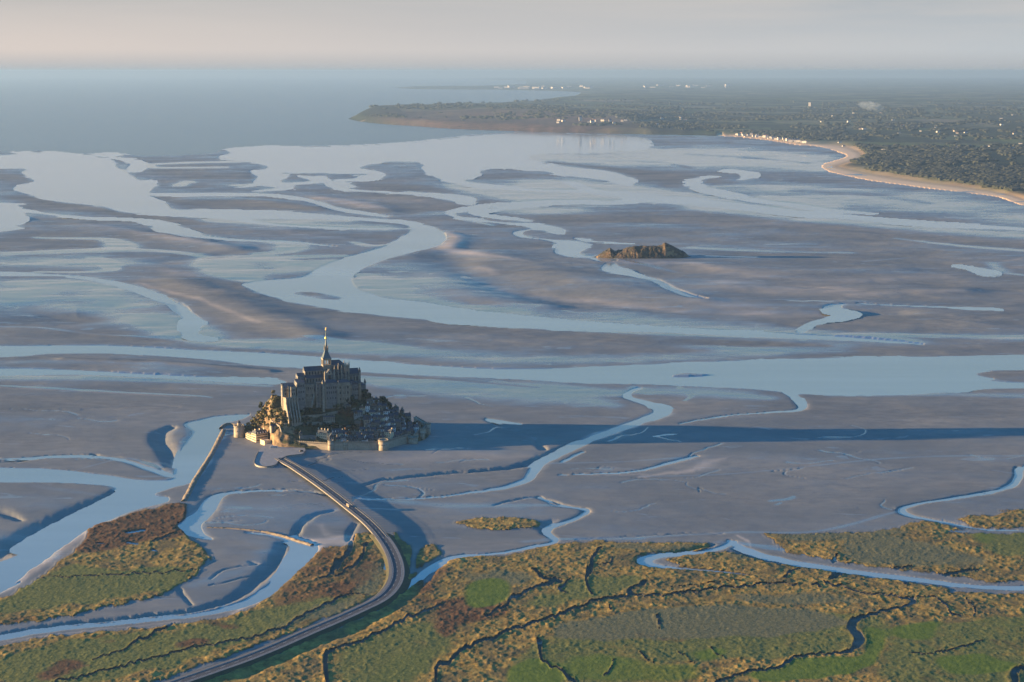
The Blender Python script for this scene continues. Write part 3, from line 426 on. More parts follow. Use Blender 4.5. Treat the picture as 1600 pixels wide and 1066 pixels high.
# vegetation tints
GRN = np.zeros((NY, NX)); RST = np.zeros((NY, NX)); BRT = np.zeros((NY, NX)); GRY = np.zeros((NY, NX))
for L, p, a in (
    (GRN, [(60, 905), (120, 885), (200, 893), (280, 885), (300, 900), (250, 925), (150, 940), (0, 960), (0, 940)], 1), (RST, [(150, 820), (290, 785), (300, 830), (230, 845), (160, 860), (120, 860)], 1), (RST, [(0, 968), (80, 960), (60, 975), (0, 980)], .5),
    (GRN, [(0, 1030), (120, 1000), (280, 985), (400, 960), (480, 940), (560, 930), (480, 970), (300, 1030), (150, 1066), (0, 1066)], .9), (GRY, [(540, 880), (600, 880), (600, 920), (540, 930)], .8), (GRY, [(470, 960), (560, 930), (560, 950), (400, 1000)], .6),
    (BRT, [(735, 915), (760, 905), (800, 910), (805, 925), (780, 945), (745, 950), (733, 935)], .9), (BRT, [(800, 1050), (820, 1030), (850, 1032), (880, 1060), (860, 1090), (790, 1090)], 1), (BRT, [(870, 1040), (930, 1020), (1020, 1035), (1100, 1040), (1080, 1066), (900, 1066)], .55), (BRT, [(1160, 1060), (1240, 1036), (1330, 1028), (1350, 1045), (1250, 1066)], 1), (BRT, [(1350, 975), (1375, 985), (1380, 1010), (1360, 1040), (1340, 1040), (1350, 1010), (1340, 990)], 1),
    (BRT, [(1420, 972), (1470, 972), (1450, 1000), (1400, 995)], .8), (BRT, [(1460, 1030), (1520, 1024), (1590, 1040), (1540, 1058), (1480, 1050)], .9), (BRT, [(1480, 970), (1700, 975), (1700, 985), (1500, 980)], .4), (BRT, [(1500, 832), (1560, 832), (1560, 850), (1530, 858)], .5), (BRT, [(1080, 1020), (1120, 1012), (1140, 1025), (1090, 1035)], .7), (BRT, [(590, 1030), (760, 990), (700, 1030), (660, 1080), (560, 1080)], .35),
    (GRN, [(1520, 832), (1700, 832), (1700, 870), (1560, 868)], .8), (GRY, [(1310, 850), (1400, 840), (1560, 885), (1400, 885), (1330, 878)], .7), (GRY, [(1200, 836), (1420, 822), (1400, 840), (1250, 848)], .6), (GRN, [(520, 1020), (640, 975), (700, 1000), (640, 1066), (520, 1066)], .7), (GRY, [(860, 985), (1000, 955), (1200, 950), (1330, 975), (1200, 995), (900, 1000)], 1), (GRN, [(860, 985), (1350, 960), (1330, 1020), (1000, 1040), (800, 1060)], .6), (GRY, [(800, 890), (830, 900), (810, 915), (780, 920), (720, 900)], .7), (GRY, [(940, 850), (1100, 852), (1040, 864), (960, 858)], .6), (GRY, [(1130, 866), (1180, 868), (1200, 878), (1130, 872)], .7), (GRY, [(1140, 930), (1300, 930), (1340, 945), (1200, 945)], .6), (GRN, [(930, 900), (1010, 905), (940, 935), (860, 950), (820, 940)], .7), (GRN, [(1400, 985), (1700, 960), (1700, 1066), (1380, 1066)], .6), (RST, [(680, 940), (760, 930), (800, 960), (720, 980), (680, 1000)], .7), (GRN, [(820, 1000), (1000, 1040), (1000, 1080), (800, 1080)], .5),
    (RST, [(500, 850), (540, 862), (520, 890), (460, 905)], .5), (RST, [(470, 878), (520, 858), (565, 850), (592, 880), (575, 915), (520, 935), (450, 950), (430, 935)], .42), (RST, [(640, 880), (700, 885), (680, 930), (640, 960)], .6), (RST, [(1530, 1000), (1700, 1000), (1700, 1030), (1560, 1020)], .3),
): L[:] = np.maximum(L, a * poly_mask(p))
for L, pts, t, a in ((RST, [(290, 1008), (310, 1004)], 9, 1.3), (RST, [(330, 976), (360, 980)], 7, 1.1), (RST, [(85, 1055), (110, 1040)], 14, 1.1), (RST, [(180, 1000), (150, 1005)], 5, .6), (RST, [(520, 920), (535, 935)], 10, .7), (RST, [(960, 1003), (1010, 995), (1060, 1003)], 8, .55), (RST, [(600, 1000), (580, 1010)], 0, 0)):
    if t: soft(L, pts, t, a)
# wobble, combine
W, SEA2 = warp([W, SEA], 5, 1.1, 3); W = np.where(W > .02, W, 0)
V, CR, LV = warp([V, CR, LV], 9, 2.4, 9); CR, LV = warp([CR, LV], 6, 3.0, 12, 7, 12); V, = warp([V], 6, 2.5, 15, 6, 10); H2, = warp([H], 4, 1.6, 17, 14, 24); nq = sm(560, 680, PY); H = H * (1 - nq) + H2 * nq; D, = warp([D], 6, 2.0, 19, 10, 20)
GRN, RST, BRT, GRY = [blur(np.clip(a, 0, 1.2), 9, 3) for a in warp([GRN, RST, BRT, GRY], 30, 6, 21)]
SEA = SEA2
streak = fbm(GX / 420, GY / 260, 31, 5); fine = fbm(GX / 30, GY / 26, 41, 4); mid = fbm(GX / 130 + streak, GY / 55 + streak, 47, 4)
WB = blur(W, 5, 1, 2); VB_ = blur(V, 2, 1, 1)
G = np.clip(.28 + .13 * (1 - sm(300, 470, PY)) + G + .30 * streak * (1 - .5 * sm(.1, .3, FO)) + .20 * mid + .08 * fine, 0, 1); WBw = blur(W, 14, 3, 2); G = np.maximum(G, np.maximum(.9 * sm(.05, .6, WB), .62 * sm(.02, .5, WBw * (1 + .8 * mid))))
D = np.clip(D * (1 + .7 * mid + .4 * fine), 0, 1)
near = sm(500, 700, PY)
H = H + .55 * mid * (1 + 1.6 * (1 - near)) + streak * (3.6 - 3.1 * near) + .10 * fine
H = H - (.5 + 1.5 * sm(-.3, .5, mid)) * WB * (1 - SEA) + .25
H = H * (1 - .85 * SEA) - 2.0 * SEA
marsh_h = VB_ * 1.15
Hg = H + .80 * marsh_h - .45 * V - CR * 1.4 * (V > .1) 
kw = sm(.12, .42, W); Hg = Hg * (1 - kw) + np.minimum(Hg, -1.0) * kw
LM = poly_mask([(570, 178), (620, 188), (700, 195), (860, 202), (1000, 205), (1130, 207), (1180, 211), (1240, 219), (1290, 225), (1330, 236), (1340, 244), (1310, 252), (1300, 258), (1320, 268), (1420, 283), (1500, 293), (1560, 301), (1610, 312), (1800, 345), (2600, 440), (2600, 100), (900, 100), (890, 150), (700, 166), (600, 170)]); Hg = Hg * (1 - LM) - 4 * LM
def ext(a): return np.pad(a, ((3, 6), (5, 5)), mode='edge')
xe = np.concatenate([[-1900, -1100, -650, -400, -250], xs, [1850, 2000, 2250, 2700, 3500]]); ye = np.concatenate([[122, 124.5, 127.5], ys, [1180, 1260, 1420, 1750, 2400, 4200]])
EPX, EPY = np.meshgrid(xe, ye); EX, EY = gpa(EPX, EPY)

# ---- materials of the flats
m_sand, nt, b = mat('tidal_sand')
aw, ad, agrn = attr(nt, 'wet'), attr(nt, 'dry_lit'), attr(nt, 'soil')
v1 = obj_coord(nt, (.0022, .0045, .01)); n1 = noise_node(nt, 1, 8, .62, v1, .6)
v2 = obj_coord(nt, (.025, .05, .1)); n2 = noise_node(nt, 1, 7, .65, v2, .3)
c = mix(nt, ramp(nt, n1.outputs[0], [(.35, 0.), (.65, 1.)]), (.195, .208, .200), (.325, .305, .262))
c = mix(nt, mth(nt, 'MULTIPLY', ramp(nt, n2.outputs[0], [(.42, 0.), (.62, 1.)]), .42), c, (.165, .16, .15))
c = mix(nt, ad, c, (.62, .50, .38))  # warm pale colour: parched sand, and sunlit streak sides painted in
c = mix(nt, mth(nt, 'MULTIPLY', aw, .55), c, (.13, .160, .175))
c = mix(nt, agrn, c, (.115, .10, .075))
nt.links.new(c, b.inputs['Base Color'])
n5 = noise_node(nt, 1, 9, .6, obj_coord(nt, (.009, .022, .03)), .8); pud = mth(nt, 'MULTIPLY', ramp(nt, n5.outputs[0], [(.61, 0.), (.65, 1.)]), .24)
wn = mth(nt, 'ADD', mth(nt, 'ADD', aw, pud), mth(nt, 'MULTIPLY', mth(nt, 'SUBTRACT', n2.outputs[0], .5), .45), True)
nt.links.new(ramp(nt, wn, [(.1, 1.), (.28, .75), (.55, .36), (.85, .07)]), b.inputs['Roughness'])
nt.links.new(ramp(nt, wn, [(.10, 0.), (.32, .12), (.52, .5), (.82, 1.)]), b.inputs['Specular IOR Level'])
bump(nt, b, n2.outputs[0], .25, 1.2)
def water_mat(name, col, rough, scale, strength, dist, sp=.5):
    m, nt, b = mat(name); b.inputs['Base Color'].default_value = (*col, 1); b.inputs['Roughness'].default_value = rough; b.inputs['IOR'].default_value = 1.33
    b.inputs['Specular IOR Level'].default_value = sp
    v = obj_coord(nt, scale); n = noise_node(nt, 1, 6, .6, v, .5); bump(nt, b, n.outputs[0], strength, dist)
    v3 = obj_coord(nt, (.0004, .003, .01)); n3 = noise_node(nt, 1, 5, .6, v3); nt.links.new(mix(nt, ramp(nt, n3.outputs[0], [(.4, 0.), (.65, 1.)]), col, [k * 1.25 for k in col]), b.inputs['Base Color'])
    return m
m_river = water_mat('silty_water', (.27, .335, .35), .09, (.02, .05, .1), .01, .3, 1.0)
m_river.node_tree.nodes['Principled BSDF'].inputs['IOR'].default_value = 1.45
m_sea = water_mat('sea_water', (.05, .10, .125), .22, (.006, .012, .02), .5, 3.0, .4)
soil = VB_
og = grid_mesh('ground', EX, EY, ext(Hg), None, [m_sand], True, {'wet': ext(G), 'dry_lit': ext(D), 'soil': ext(np.clip(soil, 0, 1))}); tag(og, kind='structure')
Wd = blur(W, 3, 1, 1); We = ext(Wd * (SEA < .97)); k = (We[:-1, :-1] + We[1:, :-1] + We[:-1, 1:] + We[1:, 1:]) > .03
orv = grid_mesh('river', EX, EY, np.full(EX.shape, -.5), k, [m_river]); tag(orv, kind='structure')
Se = ext(SEA); k = (Se[:-1, :-1] + Se[1:, :-1] + Se[:-1, 1:] + Se[1:, 1:]) > .1
osea = grid_mesh('sea', EX, EY, np.full(EX.shape, -.62), k, [m_sea]); tag(osea, kind='structure')

# ---- salt marsh vegetation sheet with tussocks
ms, nt, b = mat('marsh_plants')
v = obj_coord(nt, (.09, .07, .09)); na = noise_node(nt, 1, 9, .68, v, .3); v = obj_coord(nt, (.35, .25, .3)); nb = noise_node(nt, 1, 6, .7, v); v = obj_coord(nt, (.012, .012, .02)); ncc = noise_node(nt, 1, 6, .6, v, .8)
tan = mix(nt, ramp(nt, na.outputs[0], [(.35, 0.), (.65, 1.)]), (.135, .092, .028), (.52, .33, .085))
nmid = noise_node(nt, 1, 7, .65, obj_coord(nt, (.028, .020, .03)), .6)
tan = mix(nt, mth(nt, 'MULTIPLY', ramp(nt, nmid.outputs[0], [(.46, 0.), (.60, 1.)]), .75), tan, (.13, .105, .052))
grn = mix(nt, ramp(nt, nb.outputs[0], [(.35, 0.), (.65, 1.)]), (.10, .112, .032), (.23, .22, .064))
gry = mix(nt, ramp(nt, nb.outputs[0], [(.35, 0.), (.65, 1.)]), (.11, .11, .052), (.23, .205, .10))
rst = mix(nt, ramp(nt, na.outputs[0], [(.35, 0.), (.65, 1.)]), (.085, .042, .024), (.21, .115, .05))
brt = mix(nt, ramp(nt, na.outputs[0], [(.35, 0.), (.65, 1.)]), (.10, .145, .022), (.16, .205, .036))
def msk(a, lo=.25, hi=.6): return ramp(nt, mth(nt, 'ADD', attr(nt, a), mth(nt, 'MULTIPLY', mth(nt, 'ADD', mth(nt, 'SUBTRACT', ncc.outputs[0], .5), mth(nt, 'MULTIPLY', mth(nt, 'SUBTRACT', na.outputs[0], .5), .9)), 1.0)), [(lo, 0.), (hi, 1.)])
c = mix(nt, msk('grn'), tan, grn); c = mix(nt, msk('gry'), c, gry); c = mix(nt, msk('rst'), c, rst); c = mix(nt, ramp(nt, attr(nt, 'brt'), [(.3, 0.), (.6, 1.)]), c, brt)
c = mix(nt, mth(nt, 'MULTIPLY', attr(nt, 'lev'), .6), c, tan)
nt.links.new(c, b.inputs['Base Color']); b.inputs['Roughness'].default_value = .9; b.inputs['Specular IOR Level'].default_value = .15; bump(nt, b, nb.outputs[0], .6, .7)
tus = np.maximum(0, fbm(GX / 5, GY / 6, 61, 3) + .1); tus2 = fbm(GX / 34, GY / 30, 66, 4)
flat = np.clip(1 - .9 * BRT - .65 * GRN - .65 * GRY, .10, 1)
Hm = H + marsh_h + V * flat * (.8 * tus + .7 * tus2) + .7 * LV * V * (1 - CR) + V * .15 * fbm(GX / 4, GY / 4, 70, 2) - .35
Hm = np.maximum(Hm, Hg + .15)
keep = (V > .5) & (CR < .55) & (W < .5); k = keep[:-1, :-1] & keep[1:, :-1] & keep[:-1, 1:] & keep[1:, 1:]
om = grid_mesh('marsh_grass', GX, GY, Hm, k, [ms], True, {'grn': GRN, 'rst': RST, 'brt': BRT, 'gry': GRY, 'lev': LV})
tag(om, 'tawny and green salt marsh plants on the mudflats', 'marsh plants', kind='stuff')
# ================================================================== FAR COAST: wooded headland, fields, beach, town
cxs = np.concatenate([np.arange(520, 1760, 2.0), [1780, 1850, 2000, 2300, 2900, 3500]]); cys = np.concatenate([[122, 124.5, 127.5], np.arange(131, 150, .5), np.arange(150, 336, 1.0)])
QX, QY = np.meshgrid(cxs, cys); LX, LY = gpa(QX, QY)
def cpoly(pts, sx=2.0):
    S = spline(list(pts) + [pts[0]], 4.0); m = np.zeros(QX.shape)
    for j, y in enumerate(cys):
        a = S[:-1]; b = S[1:]; hit = ((a[:, 1] <= y) & (b[:, 1] > y)) | ((b[:, 1] <= y) & (a[:, 1] > y))
        if not hit.any(): continue
        a = a[hit]; b = b[hit]; c = np.sort(a[:, 0] + (y - a[:, 1]) / (b[:, 1] - a[:, 1]) * (b[:, 0] - a[:, 0]))
        for c0, c1 in zip(c[::2], c[1::2]): m[j] += ((cxs > c0) & (cxs < c1))
    return np.clip(m, 0, 1)
COAST = [(1130, 213), (1180, 217), (1240, 226), (1275, 229), (1303, 236), (1322, 244), (1300, 252), (1284, 258), (1292, 268), (1350, 281), (1420, 291), (1500, 301), (1560, 309), (1600, 322)]
LND = np.maximum(cpoly([(543, 186), (556, 189), (600, 194), (660, 198), (700, 201), (780, 204), (860, 207), (950, 209), (1060, 211)] + COAST + [(1700, 340), (2300, 440), (6000, 900), (6000, 100), (900, 100), (868, 131), (862, 137), (905, 142), (898, 150), (840, 158), (760, 162), (680, 164), (630, 168), (590, 172), (562, 178)]),
                 cpoly([(612, 137), (660, 134.5), (750, 134), (870, 131), (910, 143), (860, 142), (780, 140.5), (700, 140), (640, 139)]))
# inland factor : distance-like falloff measured in metres
hgt = np.zeros(QX.shape)
def cgauss(pts, t, amp):
    global hgt
    S = spline([(p[0], p[1], 0) for p in pts], 6); d = np.full(QX.shape, 1e9)
    for a in S: d = np.minimum(d, (QX - a[0]) ** 2 * .03 + (QY - a[1]) ** 2)
    hgt = np.maximum(hgt, amp * np.exp(-d / (t * t)))
L0 = LND.copy()
edge = blur(L0, 6, 2, 2)
for _ in range(0):
    p = np.pad(edge, 3, mode='edge'); edge = sum(p[3 + j:p.shape[0] - 3 + j, 3 + i:p.shape[1] - 3 + i] for j in (-1, 0, 1) for i in (-2, 0, 2)) / 9
inl = sm(.5, 1.0, edge)
wood = fbm(LX / 900, LY / 900, 81, 5); big = fbm(LX / 5200, LY / 5200, 85, 4)
lowland = sm(1080, 1350, QX) * sm(190, 230, QY)
cliff = sm(560, 640, QX) * (1 - sm(880, 1120, QX)) * sm(170, 182, QY)
cgauss([(600, 178), (680, 178), (780, 182), (880, 188), (1000, 192)], 12, 105)
hgt = np.maximum(hgt * (1 - sm(950, 1100, QX)), 12 + 30 * (1 - lowland) * sm(1100, 1000, QX) + 26 * (1 - lowland) * (.6 + big))
Z = L0 * inl * (hgt + 9 * np.maximum(0, wood) * (1 - .6 * lowland) + 6 * fbm(LX / 160, LY / 160, 88, 3)) + 1.0 * L0 - 6 * (1 - L0)
Z = np.where(QY < 150, Z * .6, Z)
beach = np.zeros(QX.shape)
for a, t in zip(*[spline([(x, y, k) for (x, y), k in zip([(1125, 211)] + COAST, [1.5, 2, 3, 4, 5, 11, 10, 10, 10, 12, 13, 12, 11, 9, 9])], 3)[:, c] for c in (slice(0, 2), 2)]): beach = np.maximum(beach, np.exp(-(((QX - a[0]) * .30) ** 2 + (QY - a[1]) ** 2) / (t * t * .5)))
mc, nt, b = mat('coast_land')
ab = attr(nt, 'beach'); asl = attr(nt, 'cliff')
v = obj_coord(nt, (.0016, .0011, .001)); vo = nt.nodes.new('ShaderNodeTexVoronoi'); vo.inputs['Scale'].default_value = 1; nt.links.new(v, vo.inputs['Vector'])
sp = nt.nodes.new('ShaderNodeSeparateColor'); nt.links.new(vo.outputs['Color'], sp.inputs[0])
fld = ramp(nt, sp.outputs[0], [(.0, (.030, .042, .022)), (.42, (.036, .050, .026)), (.55, (.10, .125, .045)), (.72, (.17, .15, .08)), (.86, (.08, .11, .04)), (1.0, (.21, .17, .11))])
nn = noise_node(nt, 1, 8, .7, obj_coord(nt, (.0013, .0010, .001)), .5)
n4 = noise_node(nt, 1, 6, .7, obj_coord(nt, (.012, .010, .01)))
tree = mix(nt, ramp(nt, n4.outputs[0], [(.35, 0.), (.65, 1.)]), (.022, .032, .024), (.06, .07, .045))
c = mix(nt, ramp(nt, nn.outputs[0], [(.50, 1.), (.60, .0)]), tree, fld)
c = mix(nt, mth(nt, 'MULTIPLY', asl, ramp(nt, n4.outputs[0], [(.3, .3), (.6, 1.)])), c, (.17, .11, .08))
c = mix(nt, ab, c, (.90, .60, .34))
nt.links.new(c, b.inputs['Base Color']); b.inputs['Roughness'].default_value = .95; b.inputs['Specular IOR Level'].default_value = .1
bs_ = sm(.02, .35, beach) * L0; Z = Z * (1 - bs_) + 1.6 * bs_
k = (L0[:-1, :-1] + L0[1:, :-1] + L0[:-1, 1:] + L0[1:, 1:]) > 0
slope = cliff * sm(178, 188, QY) * (1 - .0 * QX)
oc = grid_mesh('coast_land', LX, LY, Z, k, [mc], True, {'beach': np.clip(beach * 1.3, 0, 1), 'cliff': slope}); tag(oc, kind='structure')
def coast_z(px, py):
    i = int(np.clip(np.searchsorted(cxs, px), 0, len(cxs) - 1)); j = int(np.clip(np.searchsorted(cys, py), 0, len(cys) - 1)); return float(Z[j, i])
# woods standing on the coast: one far-off mass of tree clumps
random.seed(5); wb = MB()
ico = [(0, 0, 1)] + [(math.cos(a) * .9, math.sin(a) * .9, .45) for a in [k * math.pi / 3 for k in range(6)]] + [(math.cos(a), math.sin(a), -.6) for a in [k * math.pi / 3 + .3 for k in range(6)]]
icf = [(0, 1 + k, 1 + (k + 1) % 6) for k in range(6)] + [(1 + k, 7 + k, 7 + (k + 1) % 6, 1 + (k + 1) % 6) for k in range(6)]
nw = 0
while nw < 9000:
    py = 160 + (random.random() ** .8) * 150; px = random.uniform(560, 1620)
    i = np.searchsorted(cxs, px); j = np.searchsorted(cys, py)
    if L0[j, i] < 1 or inl[j, i] < .9 or beach[j, i] > .15: continue
    if wood[j, i] + .6 * vnoise(np.array(px / 14.), np.array(py / 3.), 95) < .30 + .2 * random.random(): continue
    p = gp(px, py); s = random.uniform(7, 13) * (1 + (p.y - 5000) / 30000); zz = Z[j, i]; nw += 1
    sx = s * random.uniform(.9, 2.6)
    wb.add([(p.x + sx * a * random.uniform(.8, 1.2), p.y + s * bb * random.uniform(.8, 1.2), zz + s * .8 * (c_ + .5) * random.uniform(.8, 1.1)) for a, bb, c_ in ico], icf)
m_wood = simple('far_wood', (.022, .032, .024), (.060, .064, .040), .02, .95)
tag(wb.build('coastal_woods', m_wood, smooth=False), 'dark far-off woods and hedgerows on the coastal land', 'woods', kind='stuff')

# ---- far houses
m_fw = simple('pale_render', (.50, .46, .40), (.60, .56, .50), .2, .8); m_fr = simple('slate_far', (.06, .07, .085), (.09, .10, .12), .2, .7)
m_ft = simple('tile_far', (.22, .10, .06), (.28, .13, .08), .2, .8)
def far_house(px, py, wd, hh, label, cat, group, name='house', roof=True):
    z = coast_z(px, py); p = gp(px, py, z); root = empty(name, p, random.uniform(-.5, .5), label, cat, group)
    dpt = wd * .6; MB().box(-wd / 2, wd / 2, -dpt / 2, dpt / 2, -6, hh).build('wall', m_fw, root)
    if roof: MB().gable(-wd / 2, wd / 2, -dpt / 2, dpt / 2, hh, hh * .5, ov=.6).build('roof', m_fr if random.random() < .8 else m_ft, root)
    else: MB().box(-wd / 2 - .5, wd / 2 + .5, -dpt / 2 - .5, dpt / 2 + .5, hh, hh + 1.5).build('roof', m_fr, root)
    return root
random.seed(12)
for k in range(30):      # resort along the beach
    px = 1152 + k * 3.6 + random.uniform(-1.5, 1.5); py = 210 + k * .42 + random.uniform(-2, 1.5)
    far_house(px, py, random.uniform(16, 38), random.uniform(8, 16), 'small pale house in the seaside village strung along the beach', 'house', 'houses of the seaside village')
for k in range(26):
    px = random.uniform(870, 1100); py = random.gauss(187, 3.5)
    far_house(px, py, random.uniform(20, 40), random.uniform(8, 15), 'small white house on the wooded slope of the headland', 'house', 'houses on the headland slope')
for k in range(44):
    px = random.uniform(1280, 1595); py = random.uniform(176, 240)
    far_house(px, py, random.uniform(18, 36), random.uniform(7, 12), 'small pale house scattered among the fields right of the beach', 'house', 'houses among the coastal fields')
for k in range(40):
    px = random.uniform(775, 930) if k < 26 else random.uniform(1000, 1140); py = random.uniform(135.5, 139) if k < 26 else random.uniform(134, 138)
    far_house(px, py, random.uniform(120, 260), random.uniform(30, 60), 'pale block of the hazy far town on the horizon coast', 'building', 'blocks of the far town', 'town_block', False)
far_house(1265, 166, 40, 62, 'tall pale tower standing alone in the far fields', 'tower', None, 'water_tower', False)
far_house(907, 188, 30, 30, 'largest white house on the headland slope above the flats', 'house', None)
# smoke rising in the fields
sm_ = bpy.data.materials.new('smoke'); sm_.use_nodes = True; nt = sm_.node_tree; nt.nodes.remove(nt.nodes['Principled BSDF']); pv = nt.nodes.new('ShaderNodeVolumePrincipled')
pv.inputs['Color'].default_value = (.75, .85, .95, 1); pv.inputs['Density'].default_value = .0020; nt.links.new(pv.outputs[0], nt.nodes['Material Output'].inputs['Volume'])
sb = MB(); p0 = gp(1371, 176, 30)
for k, (dx, dz, r) in enumerate([(0, 30, 30), (30, 60, 55), (-30, 85, 75), (-110, 100, 85), (-190, 110, 70)]):
    sb.lathe([(r * .15 * (1 + (k > 0)), dz - r * .9), (r * .9, dz - r * .4), (r * 1.3, dz), (r, dz + r * .4), (r * .2, dz + r * .7)], dx, 0, 12)
tag(sb.build('smoke', sm_, smooth=True, loc=p0), 'thin pale smoke drifting over the far fields', 'smoke', kind='stuff')

# ================================================================== TIDAL ISLET behind (rocky, low)
m_rock_t, nt, b = mat('islet_rock')
n = noise_node(nt, 1, 7, .65, obj_coord(nt, (.05, .05, .08)), .3); g = nt.nodes.new('ShaderNodeNewGeometry'); sx = nt.nodes.new('ShaderNodeSeparateXYZ'); nt.links.new(g.outputs['Normal'], sx.inputs[0])
c = mix(nt, ramp(nt, n.outputs[0], [(.35, 0.), (.62, 1.)]), (.12, .08, .048), (.44, .28, .14)); veg_c = mix(nt, ramp(nt, n.outputs[0], [(.4, 0.), (.6, 1.)]), (.030, .030, .018), (.075, .048, .028))
mk = mth(nt, 'ADD', sx.outputs[2], mth(nt, 'MULTIPLY', mth(nt, 'SUBTRACT', n.outputs[0], .5), 1.2))
nt.links.new(mix(nt, ramp(nt, mk, [(.42, 0.), (.60, 1.)]), c, veg_c), b.inputs['Base Color']); b.inputs['Roughness'].default_value = .95; bump(nt, b, n.outputs[0], .8, 3)
ax, ay = gp(933, 404)[:2]; bx_, by_ = gp(1078, 404)[:2]
nu, nv = 220, 90; U, Vv = np.meshgrid(np.linspace(-.06, 1.06, nu), np.linspace(-1.1, 1.1, nv))
prof = np.interp(U, [-.06, 0, .05, .11, .15, .19, .27, .36, .45, .55, .64, .70, .735, .77, .83, .90, .96, 1.0, 1.06], [-2, 3, 14, 24, 31, 22, 27, 37, 42, 41, 42, 45, 57, 52, 40, 27, 17, 4, -2])
halfw = 62 * np.sin(np.clip(U, 0.0, 1.0) * math.pi) ** .5 + 3
wv = np.abs(Vv * 75) / halfw
Zt = prof * (1 - sm(.25, 1.0, wv) ** 1.2) - 4 * sm(.9, 1.1, wv)
XX = ax + (bx_ - ax) * U; YY = (ay + by_) / 2 + 45 + Vv * 75
rk = fbm(XX / 22, YY / 22, 101, 5); Zt = Zt * .84; Zt = Zt + (Zt > 1) * np.minimum(Zt, 14) * .42 * rk + (Zt > 2) * 2.0 * fbm(XX / 6, YY / 6, 105, 3)
tag(grid_mesh('rocky_islet', XX, YY[::-1], Zt[::-1], None, [m_rock_t], False), kind='structure')
# ================================================================== THE ROCK
XC, YC = -318.0, 2815.0
def rock_z(x, y, detail=True):
    x = np.asarray(x, float); y = np.asarray(y, float)
    dx = x - XC; dy = y - YC; a = np.where(dx < 0, 132.0, 172.0); b = np.where(dy < 0, 101.0, 112.0)
    r = np.hypot(dx / a, dy / b)
    side = np.interp(r, [0, .3, .45, .6, .7, .8, .9, 1.0, 1.08, 1.3], [72, 70, 64, 54, 44, 31, 17, 5, -4, -8])
    frnt = np.interp(r, [0, .2, .30, .42, .55, .75, .9, 1.0, 1.05, 1.3], [72, 66, 56, 42, 28, 15, 9, 5, -4, -8])
    w = np.clip(-dy / b / np.maximum(r, .01), 0, 1) ** 1.6
    z = side * (1 - w) + frnt * w
    if detail:
        amp = np.clip(z / 12, 0, 1) * (1 + 1.3 * sm(-60, -100, dx) + .9 * np.exp(-((x + 372) / 22) ** 2 - ((y - 2735) / 16) ** 2))
        z = z + amp * (4.2 * fbm(x / 22, y / 22, 201, 5) + 1.5 * fbm(x / 5, y / 5, 205, 3))
        z = z + 15 * np.exp(-((x + 367) / 25) ** 2 - ((y - 2742) / 16) ** 2) * (1 + .45 * fbm(x / 8, y / 8, 207, 3)) + 15 * np.exp(-((x + 398) / 15) ** 2 - ((y - 2802) / 22) ** 2) * (1 + .5 * fbm(x / 6, y / 6, 209, 3)) + 25 * np.exp(-((x + 370) / 30) ** 2 - ((y - 2765) / 15) ** 2)
    yc = np.interp(x, [-480, -430, -409, -399, -392, -385, -350], [2812, 2806, 2796, 2786, 2752, 2728, 2690]); z = np.where(x < -350, -4 + (z + 4) * sm(-2, 9, y - yc), z)
    return z
def rz(x, y): return float(rock_z(np.array([x]), np.array([y]))[0])
def hit(px, py):
    """first point of the rock seen at a photo pixel"""
    u = CY - py; d = np.linspace(2690, 2940, 500); fw = F * CT + u * ST; t = d / fw
    X = (px - CX) * t; Zr = HC + (-F * ST + u * CT) * t; zz = np.maximum(rock_z(X, d), 0); k = np.argmax(Zr <= zz)
    if Zr[k] > zz[k]: k = 300
    return Vector((X[k], d[k], zz[k]))
def Zp(py, d): u = CY - py; return HC + (-F * ST + u * CT) / (F * CT + u * ST) * d
gx, gy = np.meshgrid(np.arange(-480, -110, 1.3), np.arange(2940, 2690, -1.3))
m_rock, nt, b = mat('hill_rock')
n = noise_node(nt, 1, 8, .65, obj_coord(nt, (.07, .07, .10)), .4); g = nt.nodes.new('ShaderNodeNewGeometry'); s3 = nt.nodes.new('ShaderNodeSeparateXYZ'); nt.links.new(g.outputs['Normal'], s3.inputs[0])
nl = noise_node(nt, 1, 5, .6, obj_coord(nt, (.02, .02, .02)))
c = mix(nt, ramp(nt, n.outputs[0], [(.36, 0.), (.62, 1.)]), (.085, .060, .038), (.34, .225, .12)); vc = mix(nt, ramp(nt, n.outputs[0], [(.4, 0.), (.6, 1.)]), (.022, .030, .014), (.070, .070, .028))
mk = mth(nt, 'ADD', mth(nt, 'ADD', s3.outputs[2], mth(nt, 'MULTIPLY', mth(nt, 'SUBTRACT', nl.outputs[0], .5), 1.1)), mth(nt, 'MULTIPLY', mth(nt, 'SUBTRACT', n.outputs[0], .5), .8))
nt.links.new(mix(nt, ramp(nt, mk, [(.48, 0.), (.64, 1.)]), c, vc), b.inputs['Base Color']); b.inputs['Roughness'].default_value = .95; bump(nt, b, n.outputs[0], .8, 1.5)
gz = rock_z(gx, gy)
tag(grid_mesh('rocky_hill', gx, gy, gz, None, [m_rock], False), kind='structure')

